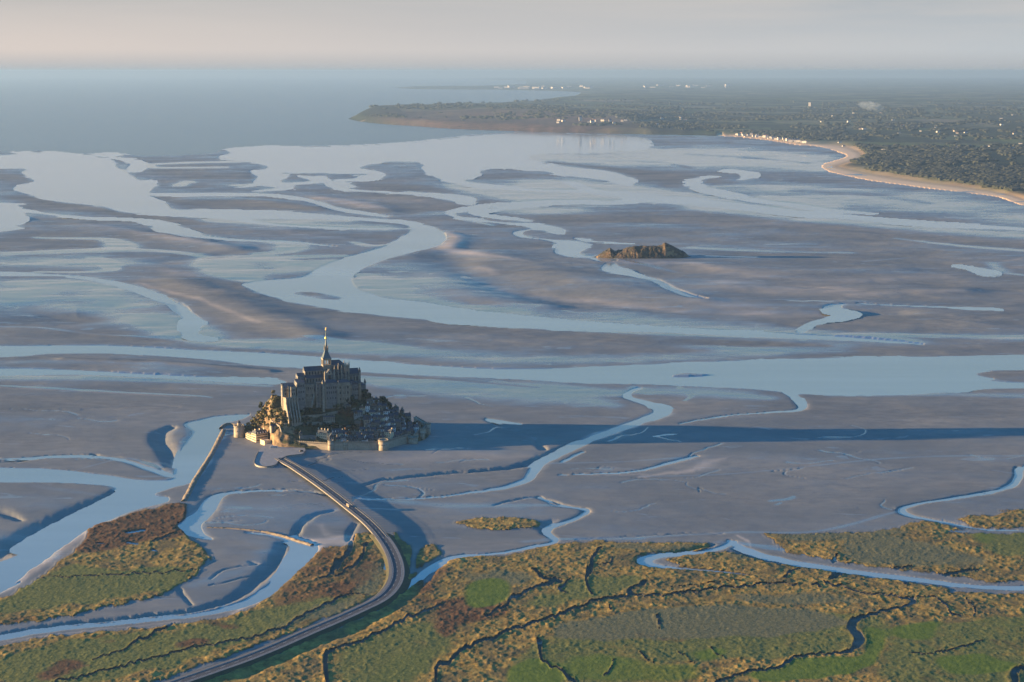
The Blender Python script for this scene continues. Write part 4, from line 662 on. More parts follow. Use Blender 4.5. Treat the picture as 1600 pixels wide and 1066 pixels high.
# ------------------------------------------------------------------ materials
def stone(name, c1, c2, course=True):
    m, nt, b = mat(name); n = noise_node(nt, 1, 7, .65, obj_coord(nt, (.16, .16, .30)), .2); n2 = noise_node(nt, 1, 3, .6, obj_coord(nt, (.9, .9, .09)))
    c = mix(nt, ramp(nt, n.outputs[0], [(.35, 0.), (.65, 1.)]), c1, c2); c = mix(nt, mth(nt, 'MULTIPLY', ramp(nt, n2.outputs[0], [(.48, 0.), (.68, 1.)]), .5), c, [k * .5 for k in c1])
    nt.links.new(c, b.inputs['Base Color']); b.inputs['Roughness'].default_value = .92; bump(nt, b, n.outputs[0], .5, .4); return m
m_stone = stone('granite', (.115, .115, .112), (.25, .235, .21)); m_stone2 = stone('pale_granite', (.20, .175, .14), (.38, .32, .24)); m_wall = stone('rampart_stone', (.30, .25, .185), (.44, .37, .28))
m_cream = stone('cream_render', (.58, .47, .31), (.72, .60, .42)); m_gray = stone('grey_render', (.22, .215, .20), (.36, .34, .31))
m_slate = simple('slate', (.028, .036, .050), (.060, .070, .085), .6, .75, 5, .3, .3); m_tile = simple('brown_tile', (.13, .075, .05), (.19, .11, .07), .6, .8)
m_lead = simple('lead_roof', (.06, .085, .095), (.10, .13, .14), .5, .5); m_gold, _, gb = mat('gilding'); gb.inputs['Base Color'].default_value = (.95, .66, .22, 1); gb.inputs['Metallic'].default_value = .6; gb.inputs['Roughness'].default_value = .4
m_copper = simple('green_copper', (.11, .16, .12), (.17, .22, .15), .6, .6)
m_glass, _, gb = mat('dark_window'); gb.inputs['Base Color'].default_value = (.02, .025, .03, 1); gb.inputs['Roughness'].default_value = .25
m_white = simple('white_paint', (.72, .70, .66), (.80, .78, .74), .4, .7)
def windows(root, face, a0, a1, n, z0, h, w_, off, mt=None, name='window'):
    """dark openings with a stone surround on a wall; face 'f' (y=off, facing -y), 'w' (x=off, facing -x), 'e'"""
    w_ *= 1.3; h *= 1.12
    for k in range(n):
        c = a0 + (a1 - a0) * (k + .5) / n; mb = MB()
        if face == 'f': mb.box(c - w_ / 2, c + w_ / 2, off - .12, off + .3, z0, z0 + h)
        elif face == 'w': mb.box(off - .12, off + .3, c - w_ / 2, c + w_ / 2, z0, z0 + h)
        else: mb.box(off - .3, off + .12, c - w_ / 2, c + w_ / 2, z0, z0 + h)
        mb.build(name, mt or m_glass, root)

# ================================================================== ABBEY CHURCH
AO = Vector((-306.5, 2812, 0)); AR = R(19)
ch = empty('abbey_church', AO + Vector((0, 0, 70)), AR, 'abbey church with a tall needle spire and gilded figure, crowning the rock', 'church')
def cb(mb, name, m, par=None, smooth=False):
    for i, v in enumerate(mb.v): mb.v[i] = (v[0], v[1], v[2] - 70)
    return mb.build(name, m, par or ch, smooth)
cb(MB().box(-38, -7.2, -8, 8, 66, 113.5), 'nave', m_stone); cb(MB().gable(-38, -7.2, -8, 8, 113.5, 6.5, 'x', .5), 'nave_roof', m_slate)
cb(MB().box(-37.5, -7.3, -14, -8.05, 66, 102.5).add([(-37.8, -14.5, 102.5), (-7.1, -14.5, 102.5), (-7.1, -8.0, 107), (-37.8, -8.0, 107), (-37.8, -8.0, 102.5), (-7.1, -8, 102.5)], [(0, 1, 2, 3), (0, 3, 4), (1, 5, 2), (0, 4, 5, 1), (3, 2, 5, 4)], 1), 'aisle', [m_stone, m_slate])
for k in range(6):
    x = -35 + k * 4.9; cb(MB().box(x - .9, x + .9, -8.15, -7.8, 107.5, 112), 'window', m_glass); cb(MB().box(x - .8, x + .8, -14.15, -13.8, 96, 101), 'window', m_glass)
for k in range(7): x = -37.4 + k * 4.9; cb(MB().box(x - .5, x + .5, -15.0, -14.0, 90, 102).box(x - .45, x + .45, -8.7, -8.0, 106, 113.4), 'buttress', m_stone2)
cb(MB().box(-7, 7, -22, -7.1, 66, 108.5), 'transept', m_stone)
cb(MB().gable(-7, 7, -21.6, -7.2, 108.5, 8, 'y', .45), 'transept_roof', m_slate)
cb(MB().add([(-7.4, -22.5, 108.0), (7.4, -22.5, 108.0), (0, -22.5, 117.4), (-7.4, -21.3, 108), (7.4, -21.3, 108), (0, -21.3, 117.4)], [(0, 1, 2), (3, 5, 4), (0, 2, 5, 3), (1, 4, 5, 2), (0, 3, 4, 1)]), 'gable', m_stone2)
cb(MB().box(-2, 2, -22.2, -21.9, 99, 107), 'window', m_glass); cb(MB().box(-1, 1, -22.62, -22.4, 110, 112.5), 'window', m_glass)
for x in (-7.6, 7.6):
    bt = cb(MB().box(x - 1.4, x + 1.4, -25.2, -21.9, 62, 111), 'buttress', m_stone2); cb(MB().hip(x - 1.4, x + 1.4, -25.2, -21.9, 111, 5, 1.4, .1), 'pinnacle', m_stone2, bt).location = (0, 0, 0)
# crossing tower with three open arches a side
cb(MB().box(-7, 7, -7, 7, 66, 121.5), 'tower', m_stone2)
bel = MB()
for x in (-6.2, 6.2):
    for y in (-6.2, 6.2): bel.box(x - .8, x + .8, y - .8, y + .8, 121.5, 131)
for q in (-2.1, 2.1):
    for y in (-6.2, 6.2): bel.box(q - .45, q + .45, y - .5, y + .5, 121.5, 129.6); bel.box(y - .5, y + .5, q - .45, q + .45, 121.5, 129.6)
for y in (-6.2, 6.2):
    bel.box(-5.4, 5.4, y - .7, y + .7, 129.6, 131); bel.box(y - .7, y + .7, -5.4, 5.4, 129.6, 131)
    for c in (-3.9, 0, 3.9): bel.box(c - 1.9, c - 1.25, y - .5, y + .5, 128.6, 129.6); bel.box(c + 1.25, c + 1.9, y - .5, y + .5, 128.6, 129.6)
cb(bel, 'belfry', m_stone2)
cb(MB().box(-7.3, 7.3, -7.3, 7.3, 131, 132.6), 'cornice', m_stone2)
cb(MB().box(-7.15, 7.15, -7.15, 7.15, 119.3, 120.1), 'string_course', m_stone2)
sp_ = MB().lathe([(10.3, 132.6), (7.6, 136), (5.2, 141), (2.7, 146.5)], n=4, a0=math.pi / 4); cb(sp_, 'tower_roof', m_lead)
cb(MB().lathe([(2.6, 146.5), (2.5, 150), (1.8, 151), (1.6, 155), (1.1, 160), (.8, 164)], n=8), 'lantern', m_lead)
for k in range(4):
    a = math.pi / 4 + k * math.pi / 2; cb(MB().lathe([(.9, 145), (.9, 150), (.15, 154)], 3.3 * math.cos(a), 4.2 * math.sin(a), 5), 'pinnacle', m_stone2)
cb(MB().lathe([(1.3, 163.6), (2.0, 165), (2.0, 166.4), (1.2, 168)], n=8), 'finial', m_gold)
cb(MB().lathe([(.8, 168), (.55, 172), (.35, 178)], n=8), 'spire', m_copper)
cb(MB().lathe([(.5, 178), (.9, 179), (1.0, 180.5), (.5, 181.5), (.65, 182.3), (.25, 183)], n=8).box(-.15, .15, -2.2, -.4, 180.4, 182.8).box(-.15, .15, .4, 2.2, 180.4, 182.8).beam((.3, -.5, 182), (.8, -1.2, 184.3), .25, .3), 'statue', m_gold)
# choir, ambulatory, buttresses
n8 = 9
def apse(r, cx, x0, z0, z1):
    pts = [(x0, -r)] + [(cx + r * math.sin(t), -r * math.cos(t)) for t in [math.pi * k / n8 for k in range(n8 + 1)]] + [(x0, r)]
    m = len(pts); vs = [(p[0], p[1], z0) for p in pts] + [(p[0], p[1], z1) for p in pts]
    return MB().add(vs, [tuple(range(m))[::-1], tuple(range(m, 2 * m))] + [(k, (k + 1) % m, m + (k + 1) % m, m + k) for k in range(m)]), pts
mb, _ = apse(7.6, 22, 7.1, 66, 121.5); cb(mb, 'choir', m_stone)
mb, pts = apse(8.2, 22, 7.1, 121.5, 121.7); m_ = len(pts); mb = MB(); vs = [(p[0], p[1], 121.5) for p in pts] + [(7.1, 0, 128.5), (22, 0, 128.5)]
mb.add(vs, [tuple(range(m_))[::-1]] + [(k, k + 1, m_ + 1) for k in range(1, m_ - 2)] + [(0, 1, m_ + 1, m_), (m_ - 2, m_ - 1, m_, m_ + 1), (m_ - 1, 0, m_)]); cb(mb, 'choir_roof', m_slate)
mb, _ = apse(14.5, 22, 7.2, 66, 106); cb(mb, 'ambulatory', m_stone)
mb, _ = apse(15.0, 22, 7.15, 106, 106.7); cb(mb, 'ambulatory_roof', m_slate)
bp = [(10, -16, 0, 1), (16.5, -16, 0, 1)] + [(22 + 16 * math.sin(t), -16 * math.cos(t), math.sin(t), math.cos(t)) for t in [math.pi * k / 6.5 for k in range(0, 7)]]
for k, (x, y, sx_, sy_) in enumerate(bp):
    tp = 115 + 3.5 * (k % 2); bt = cb(MB().lathe([(1.5, 66), (1.35, 100), (1.15, tp)], x, y, 4, a0=.78).beam((x, y, tp - 1), (22 if k > 1 else x, 0 if k > 1 else -7.5, 120.5) if k <= 1 else (22 + 7.5 * sx_, -7.5 * sy_, 120.5), .8, 1.6), 'buttress', m_stone2)
    cb(MB().lathe([(1.35, tp), (1.0, tp + 2.5), (.12, tp + 8)], x, y, 4, a0=.78), 'pinnacle', m_stone2, bt)
    x2, y2 = x - 4.2 * sx_, (y + 4.4) if k <= 1 else y + 4.2 * sy_
    cb(MB().lathe([(1.0, 106), (.9, 117), (.1, 122.5)], x2, y2, 4, a0=.78), 'pinnacle', m_stone2)
for k, (x, y, sx_, sy_) in enumerate(bp[:6]):
    if k < 2: cb(MB().box(x + 1.6, x + 4.4, -7.75, -7.5, 109, 119), 'window', m_glass)

# ------------------------------------------------------------------ ranges round the church
def ablock(name, label, x0, x1, y0, y1, z0, z1, roof=('flat',), wins=(), m=None, extra=None, cat='abbey building', rot=0, bl=None, group=None):
    c = AO + Vector((((x0 + x1) / 2) * math.cos(AR) - ((y0 + y1) / 2) * math.sin(AR), ((x0 + x1) / 2) * math.sin(AR) + ((y0 + y1) / 2) * math.cos(AR), z0))
    root = empty(name, c, AR + rot, label, cat, group); hx, hy, H_ = (x1 - x0) / 2, (y1 - y0) / 2, z1 - z0; m = m or m_stone
    MB().box(-hx, hx, -hy, hy, 0, H_).build('wall', m, root)
    if roof[0] == 'gable': MB().gable(-hx, hx, -hy, hy, H_, roof[1], roof[2], .5).build('roof', roof[3] if len(roof) > 3 else m_slate, root)
    elif roof[0] == 'hip': MB().hip(-hx, hx, -hy, hy, H_, roof[1], roof[2], .5).build('roof', m_slate, root)
    elif roof[0] == 'lean': MB().add([(-hx - .3, -hy - .4, H_), (hx + .3, -hy - .4, H_), (hx + .3, hy + .3, H_ + roof[1]), (-hx - .3, hy + .3, H_ + roof[1]), (-hx - .3, hy + .3, H_), (hx + .3, hy + .3, H_)], [(0, 1, 2, 3), (0, 3, 4), (1, 5, 2), (0, 4, 5, 1), (3, 2, 5, 4)]).build('roof', m_slate, root)
    else:
        pm = MB().box(-hx - .25, hx + .25, -hy - .25, -hy + .5, H_, H_ + 1.3).box(-hx - .25, -hx + .5, -hy + .5, hy, H_, H_ + 1.3).box(hx - .5, hx + .25, -hy + .5, hy, H_, H_ + 1.3)
        pm.build('parapet', m_stone2, root)
    for w in wins: windows(root, *w[:-1], off=(-hy if w[0] == 'f' else -hx if w[0] == 'w' else hx), **(w[-1] or {}))
    if bl:
        for q in bl: MB().box(q - .8, q + .8, -hy - 1.6, -hy, 0, H_ * .93).hip(q - .8, q + .8, -hy - 1.6, -hy, H_ * .93, 1.5, .7, 0).build('buttress', m_stone2, root)
    return root
ablock('abbey_range', 'tall granite block below the church transept, with rows of small windows', -11, 10.5, -36, -23, 54, 97, ('hip', 4.5, 4), [('f', -9, 9, 5, 33, 3, 1.5, None), ('f', -9, 9, 5, 25, 3.2, 1.4, None), ('f', -9, 9, 4, 16, 2.6, 1.2, None)], bl=(-10, 10))
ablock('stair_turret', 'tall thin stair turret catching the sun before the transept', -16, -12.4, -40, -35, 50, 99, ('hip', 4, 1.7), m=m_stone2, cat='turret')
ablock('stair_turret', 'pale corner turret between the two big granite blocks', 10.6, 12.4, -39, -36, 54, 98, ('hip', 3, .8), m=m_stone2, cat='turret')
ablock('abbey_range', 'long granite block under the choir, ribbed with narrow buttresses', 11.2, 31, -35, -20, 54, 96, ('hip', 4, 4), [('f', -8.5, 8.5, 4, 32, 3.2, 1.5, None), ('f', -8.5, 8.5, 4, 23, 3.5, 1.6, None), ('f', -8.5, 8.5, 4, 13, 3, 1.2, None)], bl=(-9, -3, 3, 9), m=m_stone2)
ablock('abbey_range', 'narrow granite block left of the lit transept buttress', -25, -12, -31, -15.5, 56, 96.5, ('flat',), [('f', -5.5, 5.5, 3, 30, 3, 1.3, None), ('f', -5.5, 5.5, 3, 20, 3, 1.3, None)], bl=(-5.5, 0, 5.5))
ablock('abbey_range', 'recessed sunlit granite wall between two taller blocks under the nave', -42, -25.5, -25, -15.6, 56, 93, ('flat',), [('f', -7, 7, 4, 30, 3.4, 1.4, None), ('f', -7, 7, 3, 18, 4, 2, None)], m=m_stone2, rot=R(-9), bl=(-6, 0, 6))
ablock('abbey_range', 'high shaded block left of the nave with a flat dark slate roof', -56, -42.5, -30, -10, 54, 99, ('lean', 3), [('f', -5.5, 5.5, 3, 38, 3, 1.3, None), ('f', -5.5, 5.5, 3, 28, 3, 1.3, None), ('f', -5.5, 5.5, 2, 16, 3, 1.3, None)])
ablock('abbey_range', 'slate roofed hall standing behind the western terrace', -50, -38.5, -9, 8, 60, 106, ('gable', 4, 'x'), [('w', -6, 6, 3, 38, 4, 1.5, None)])
ablock('abbey_range', 'westernmost abbey block with a sloping slate roof', -77, -57, -24, -2, 54, 91, ('lean', 4.0), [('f', -9, 4, 4, 31, 3, 1.4, None), ('f', -9, 4, 3, 25, 3, 1.4, None), ('w', -8, 8, 4, 30, 3, 1.4, None)])
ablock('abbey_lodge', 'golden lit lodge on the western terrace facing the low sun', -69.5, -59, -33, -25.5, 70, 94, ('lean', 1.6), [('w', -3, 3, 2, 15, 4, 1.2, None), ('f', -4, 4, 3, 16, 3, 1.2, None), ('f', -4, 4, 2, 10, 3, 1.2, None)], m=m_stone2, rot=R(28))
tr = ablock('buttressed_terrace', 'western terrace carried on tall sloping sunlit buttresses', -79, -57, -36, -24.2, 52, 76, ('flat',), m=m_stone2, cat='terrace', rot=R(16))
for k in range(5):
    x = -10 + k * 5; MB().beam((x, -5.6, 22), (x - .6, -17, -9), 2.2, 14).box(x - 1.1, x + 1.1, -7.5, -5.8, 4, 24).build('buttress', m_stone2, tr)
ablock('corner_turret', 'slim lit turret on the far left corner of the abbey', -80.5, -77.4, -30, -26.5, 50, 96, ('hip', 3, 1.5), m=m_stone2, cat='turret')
ablock('abbey_range', 'great northern range with a steep roof right of the choir', 33, 56, 3, 22, 50, 103, ('gable', 8, 'x'), [('e', -7, 7, 3, 40, 6, 1.6, None), ('f', -10, 10, 5, 42, 5, 1.3, None)], bl=(-10.5, -5, 0, 5, 10.5))
ablock('gable_turret', 'pointed stone turret at the right gable of the northern range', 55.5, 58.5, 2, 5, 50, 106, ('hip', 7, 1.5), m=m_stone2, cat='turret')
ablock('gatehouse', 'blue shaded gatehouse below the choir at the right of the abbey', 32.5, 50, -26, -6, 46, 90, ('gable', 5, 'y'), [('f', -7, 7, 4, 34, 3, 1.2, None), ('f', -7, 7, 4, 24, 3, 1.2, None)], cat='gatehouse', bl=(-8, 8))
ablock('abbey_range', 'small stepped block at the right foot of the abbey', 51, 61, -16, -3, 46, 86, ('hip', 4, 3), [('f', -4, 4, 3, 30, 3, 1.1, None), ('f', -4, 4, 3, 20, 3, 1.1, None)])
for x, lab in ((33.5, 'left round turret of the gatehouse below the choir'), (49.5, 'right round turret of the gatehouse below the choir')):
    c = AO + Vector((x * math.cos(AR) + 27 * math.sin(AR), x * math.sin(AR) - 27 * math.cos(AR), 46)); t = empty('round_turret', c, 0, lab, 'turret', 'gatehouse turrets')
    MB().lathe([(2.4, 0), (2.3, 44), (2.7, 44.5), (2.7, 47)], n=12).build('wall', m_stone2, t, True); MB().lathe([(3.0, 47), (.1, 53)], n=12).build('roof', m_slate, t)
c = AO + Vector((62 * math.cos(AR) + 12 * math.sin(AR), 62 * math.sin(AR) - 12 * math.cos(AR), 46)); t = empty('round_turret', c, 0, 'slender pointed turret at the far right end of the abbey', 'turret')
MB().lathe([(1.9, 0), (1.8, 44)], n=10).build('wall', m_stone2, t, True); MB().lathe([(2.2, 44), (.1, 51)], n=10).build('roof', m_slate, t)
# two long sloping props on the hillside
for px, py0, py1, lab in ((479, 613, 641, 'long sloping stone prop running down the slope under the nave'), (492, 613, 632, 'short sloping stone prop beside the shaded granite block')):
    a = dp(px, py0, 2779); b2 = dp(px - 5, py1, 2768); o = MB().beam(a, b2, 2.2, 6).build('stone_prop', m_stone2); tag(o, lab, 'buttress')

# ================================================================== VILLAGE
random.seed(31)
def house(p, wd, dpt, hh, rh, rot, wall, roof, label, group, ax='x', nwin=3, chim=1, name='house', cat='house', floors=2, hip=False):
    root = empty(name, p, rot, label, cat, group)
    MB().box(-wd / 2, wd / 2, -dpt / 2, dpt / 2, -9, hh).build('wall', wall, root)
    if ax == 'x': MB().box(-wd / 2 + .01, -wd / 2 + .02, 0, .01, 0, .01)
    rf = (MB().hip(-wd / 2, wd / 2, -dpt / 2, dpt / 2, hh, rh, rh * .55, .35, flat=dpt * .28) if hip else MB().gable(-wd / 2, wd / 2, -dpt / 2, dpt / 2, hh, rh, ax, .35)).build('roof', roof, root)
    for k in range(chim):
        cx_ = (-1 if k % 2 else 1) * (wd / 2 - .9) if ax == 'x' else random.uniform(-1, 1) * wd * .2
        cy_ = random.uniform(-.5, .5) if ax == 'x' else (1 if k % 2 else -1) * (dpt / 2 - .9)
        MB().box(cx_ - .6, cx_ + .6, cy_ - .5, cy_ + .5, hh + rh * .3, hh + rh + 1.6).box(cx_ - .7, cx_ + .7, cy_ - .6, cy_ + .6, hh + rh + 1.6, hh + rh + 1.9).build('chimney', m_stone2 if k % 2 else wall, rf)
    if nwin:
        fh = hh / floors
        for f in range(floors): windows(root, 'f', -wd / 2 + .6, wd / 2 - .6, nwin, fh * f + fh * .35, fh * .42, min(1.1, wd / nwin * .4), -dpt / 2)
    return root
ORD = ['first', 'second', 'third', 'fourth', 'fifth', 'sixth', 'seventh', 'eighth', 'ninth', 'tenth', 'eleventh', 'twelfth', 'thirteenth', 'fourteenth', 'fifteenth', 'sixteenth', 'seventeenth', 'eighteenth']
walls = [(m_gray, 'grey'), (m_stone, 'brown stone'), (m_stone2, 'pale stone'), (m_cream, 'cream'), (m_white, 'white')]
ROWS = [ # name, list of (px,py) path, n
    ('just behind the front rampart', [(526, 692), (540, 692), (556, 692), (572, 692), (584, 692)], 7),
    ('inside the curving right rampart', [(609, 690), (622, 686), (634, 681), (646, 675), (657, 668)], 8),
    ('on the terrace above the front rampart', [(528, 684), (548, 684), (570, 685), (592, 685), (612, 681)], 9),
    ('on the third village terrace', [(562, 676), (585, 677), (605, 676), (628, 673), (645, 667)], 9),
    ('on the fourth village terrace', [(572, 668), (590, 668), (610, 667), (632, 663)], 8),
    ('on the fifth village terrace', [(567, 659), (585, 659), (603, 658), (624, 655)], 7),
    ('on the sixth village terrace', [(578, 650), (593, 650), (608, 650), (622, 647)], 6),
    ('on the seventh terrace below the gatehouse', [(562, 643), (578, 641), (592, 641), (606, 641)], 5),
    ('near the top of the right skyline slope', [(572, 632), (586, 632), (600, 634), (614, 641), (630, 648), (642, 655)], 7)]
for rn, path, n in ROWS:
    P = spline(path, .5)
    for k in range(n):
        q = P[int((k + .5) / n * (len(P) - 1))]; px, py = q[0] + random.uniform(-1, 1), q[1] + random.uniform(-.8, .8)
        p = hit(px, py); wm, wn_ = random.choice(walls); ax = random.choice('xxy'); rf, rn_ = (m_slate, 'slate') if random.random() < .85 else (m_tile, 'tile')
        wd = random.uniform(6.5, 10.5); dd = random.uniform(6.5, 8.5); hh = random.uniform(5.5, 8.5)
        house(p, wd, dd, hh, random.uniform(3.6, 5.0), R(random.uniform(-22, 22) + (18 if 'right rampart' in rn else 0)), wm, rf, f'{ORD[k]} {wn_} house from left {rn}', 'village houses on the mount', ax, 3 if wd > 8 else 2, random.choice((1, 1, 2)))
# special buildings
def at(px, py, z=None): p = hit(px, py); return p if z is None else Vector((p.x, p.y, z))
house(dp(505.5, 688.5, 2738), 20, 10, 13.5, 4.0, R(-24), m_cream, m_slate, 'yellow three storey hotel catching the sun behind the rampart gate', None, 'x', 5, 0, 'hotel', 'hotel', 3, True)
hot = bpy.data.objects['hotel']
for x in (-9, -3, 3, 9): MB().box(x - .5, x + .5, -1.2, 1.2, 14, 20).box(x - .65, x + .65, -1.35, 1.35, 20, 20.5).build('chimney', m_cream, next(c for c in hot.children if c.name.startswith('roof')))
house(dp(518, 694, 2722), 8, 9, 12, 6, R(8), m_gray, m_slate, 'narrow grey gabled house beside the square corner tower', None, 'y', 2, 1, floors=3)
house(dp(529, 687, 2745), 24, 10, 13, 5, R(4), m_gray, m_slate, 'long blue-grey hospice with dormers above the front rampart', None, 'x', 8, 2, 'hospice', 'building', 3, True)
hs_ = bpy.data.objects['hospice']
for x in (-9, -4.5, 0, 4.5, 9): MB().box(x - .8, x + .8, -5.2, -3.0, 13.2, 15.2).gable(x - .8, x + .8, -5.3, -2.9, 15.2, 1.1, 'y', .15).build('dormer', m_white, next(c for c in hs_.children if c.name.startswith('roof')))
house(at(514, 658), 19, 7, 6.5, 2.2, R(6), m_stone2, m_slate, 'long low pale house among the dark trees below the abbey', None, 'x', 6, 1)
house(at(559, 650), 15, 8, 6, 3, R(20), m_gray, m_slate, 'grey house with a long sloping roof right of the autumn tree', None, 'x', 4, 1)
house(at(544, 640), 9, 8, 7, 3, R(0), m_stone2, m_slate, 'pale gabled house under the ribbed granite block', None, 'y', 2, 1)
house(at(573, 668), 9, 9, 13, 7, R(16), m_stone2, m_slate, 'tall parish church with a stepped pale gable halfway up the village', None, 'y', 2, 0, 'parish_church', 'church', 2)
house(at(560, 668), 12, 9, 6, 4.5, R(-30), m_tile, m_tile, 'orange lit house glowing in the sun left of the parish church', None, 'x', 3, 1)
house(at(608, 688) + Vector((0, 0, 5)), 13, 9, 9, 5, R(-34), m_cream, m_slate, 'bright stone house catching the last sun behind the round rampart tower', None, 'x', 3, 2, floors=2)
house(at(597, 692) + Vector((0, 0, 3)), 8, 7, 6, 4, R(-30), m_cream, m_slate, 'small sunlit house on the left of the bright stone house', None, 'y', 2, 1)
house(at(569, 694), 7, 6, 7, 4, R(0), m_white, m_slate, 'small white half timbered house behind the front rampart', None, 'y', 2, 1)
house(at(428, 668), 12, 7, 3, 2.5, R(30), m_stone2, m_slate, 'little slate roofed hut above the lit crags', None, 'x', 2, 0)
ch2 = house(at(470, 684), 5, 6, 7, 4, R(5), m_stone2, m_slate, 'tiny pale chapel standing at the foot of the crags', None, 'y', 1, 0, 'chapel', 'chapel', 1)
# terrace and garden walls
def wall_line(pts, h, th, label, name='terrace_wall', m=None, cat='wall', sink=3):
    P = [hit(*q) for q in pts]; mb = MB()
    for a, b2 in zip(P[:-1], P[1:]): mb.beam(a + Vector((0, 0, h)), b2 + Vector((0, 0, h)), th, h + sink)
    o = mb.build(name, m or m_stone2); return tag(o, label, cat)
wall_line([(472, 652), (500, 650), (530, 644), (556, 639)], 2.2, 1.6, 'long pale terrace wall climbing right under the abbey trees')
wall_line([(444, 664), (470, 663), (500, 662), (524, 661)], 2.4, 2, 'straight terrace wall above the dark garden')
wall_line([(468, 687), (482, 686), (494, 687)], 6, 2.5, 'brown stone retaining wall left of the yellow hotel', m=m_stone)
wall_line([(530, 668), (556, 668), (566, 665)], 2.5, 1.6, 'short terrace wall left of the parish church')
wall_line([(424, 660), (437, 668), (440, 676)], 3, 1.6, 'sunlit zigzag wall beside the slate roofed hut')
wall_line([(560, 656), (590, 660), (612, 662)], 2.5, 1.6, 'terrace wall between the upper village rows')
wall_line([(540, 676), (575, 676), (610, 678)], 2.5, 1.6, 'terrace wall between the lower village rows')

# ================================================================== RAMPARTS
def rampart(q0, q1, h0, h1, label, arches=0, m=None):
    a = gp(*q0); b2 = gp(*q1); L = (b2 - a).length; ang = math.atan2(b2.y - a.y, b2.x - a.x); root = empty('rampart', a, ang, label, 'wall', 'curtain walls of the ramparts')
    m = m or m_wall
    mb = MB(); mb.add([(0, 0, -2), (L, 0, -2), (L, 4, -2), (0, 4, -2), (0, .9, h0), (L, .9, h1), (L, 4, h1), (0, 4, h0)], [(3, 2, 1, 0), (4, 5, 6, 7), (0, 1, 5, 4), (1, 2, 6, 5), (2, 3, 7, 6), (3, 0, 4, 7)]); mb.build('wall', m, root)
    pb = MB(); n = max(2, int(L / 3))
    pb.add([(0, .3, h0), (L, .3, h1), (L, 1.2, h1), (0, 1.2, h0), (0, .3, h0 + 1.2), (L, .3, h1 + 1.2), (L, 1.2, h1 + 1.2), (0, 1.2, h0 + 1.2)], [(3, 2, 1, 0), (4, 5, 6, 7), (0, 1, 5, 4), (1, 2, 6, 5), (2, 3, 7, 6), (3, 0, 4, 7)])
    for k in range(n):
        x = L * (k + .25) / n; z = h0 + (h1 - h0) * x / L + 1.2; pb.box(x, x + L / n * .6, .3, 1.2, z, z + .9)
    pb.build('parapet', m_stone2 if m is m_wall else m_wall, root)
    cbm = MB(); nc = int(L / 1.6)
    for k in range(nc): x = L * (k + .4) / nc; z = h0 + (h1 - h0) * x / L; cbm.box(x, x + .6, .25, .95, z - 1.2, z - .02)
    cbm.build('corbels', m_stone, root)
    for k in range(arches):
        x = L * (.12 + .22 * k); MB().box(x, x + 3.2, .0 - .25, .6, 0, 4.6).lathe([(1.6, -.3), (1.6, .5)], 0, 0, 4).build('gate_arch', m_glass, root) if False else MB().box(x, x + 3.4, -.2, .9, 0, 5.2).build('gate_arch', m_glass, root)
    return root
def tower(q, r, h, label, lit=None, roof=None, name='round_tower', n=24, z=0):
    p = gp(*q); p.y += r; root = empty(name, Vector((p.x, p.y, z)), 0, label, 'tower', 'rampart towers')
    MB().lathe([(r * 1.06, -3), (r, h * .35), (r * .98, h - 1.5)], n=n).build('wall', m_wall, root, True)
    MB().lathe([(r * .98, h - 1.5), (r * 1.08, h - .6), (r * 1.08, h + .6), (r * .88, h + .6), (r * .88, h - .3)], n=n).build('parapet', m_stone2, root)
    cr = MB()
    for k in range(int(r * 2.0)):
        a = 2 * math.pi * k / int(r * 2.0); M = Matrix.Translation((r * .98 * math.cos(a), r * .98 * math.sin(a), 0)) @ Matrix.Rotation(a, 4, 'Z'); cr.box(-r * .09, r * .09, -.9, .9, h + .6, h + 1.6, M=M)
    cr.build('merlons', m_stone2, root)
    for k in range(4):
        a = -math.pi / 2 + (k - 1.5) * .5; M = Matrix.Translation((r * .99 * math.cos(a), r * .99 * math.sin(a), 0)) @ Matrix.Rotation(a, 4, 'Z'); MB().box(-.3, .25, -.3, .3, h * .55, h * .55 + 1.6, M=M).build('window', m_glass, root)
    if roof: MB().lathe([(r * 1.1, h + 1.4), (.1, h + roof)], n=n).build('roof', m_slate, root)
    return root
rampart((461, 700.5), (513, 703.5), 10.5, 10.5, 'sunlit orange stretch of rampart with the gate beside the esplanade', 2)
rampart((519, 703.7), (592, 703.3), 12.5, 12.5, 'straight front rampart between the corner tower and the round tower')
rampart((603, 702.5), (638, 692.8), 13, 13.5, 'rampart climbing right from the round tower to the low bastion')
rampart((650, 691.0), (657, 685.5), 13.5, 14, 'short rampart right of the low bastion')
rampart((661, 685), (669, 677.5), 14, 14.5, 'last stretch of rampart by the far right tower')
rampart((668.5, 675), (650, 664), 14, 14, 'rampart turning away behind the far right tower')
tower((516.5, 704.6), 4.6, 15, 'half lit corner tower at the right of the sunlit gate wall', n=16)
tower((598.5, 705), 8.0, 16, 'stout round tower where the front rampart bends')
tower((540, 703.9), 4.0, 13.2, 'slight rounded projection in the middle of the front rampart')
tower((644.5, 694.5), 8.4, 10, 'broad low bastion projecting onto the shaded sand')
tower((659, 687.5), 4.4, 17, 'slim tower between the bastion and the far right tower')
tower((668.5, 679.5), 4.6, 18, 'farthest right tower of the ramparts')
tg = tower((372.5, 684.5), 8.6, 19, 'round pinkish tower with a small lantern alone at the left foot of the mount')
MB().lathe([(3.2, 19), (3.2, 24)], n=14).build('lantern', m_wall, tg, True); MB().lathe([(3.6, 24), (.1, 29)], n=14).build('roof', m_slate, tg)
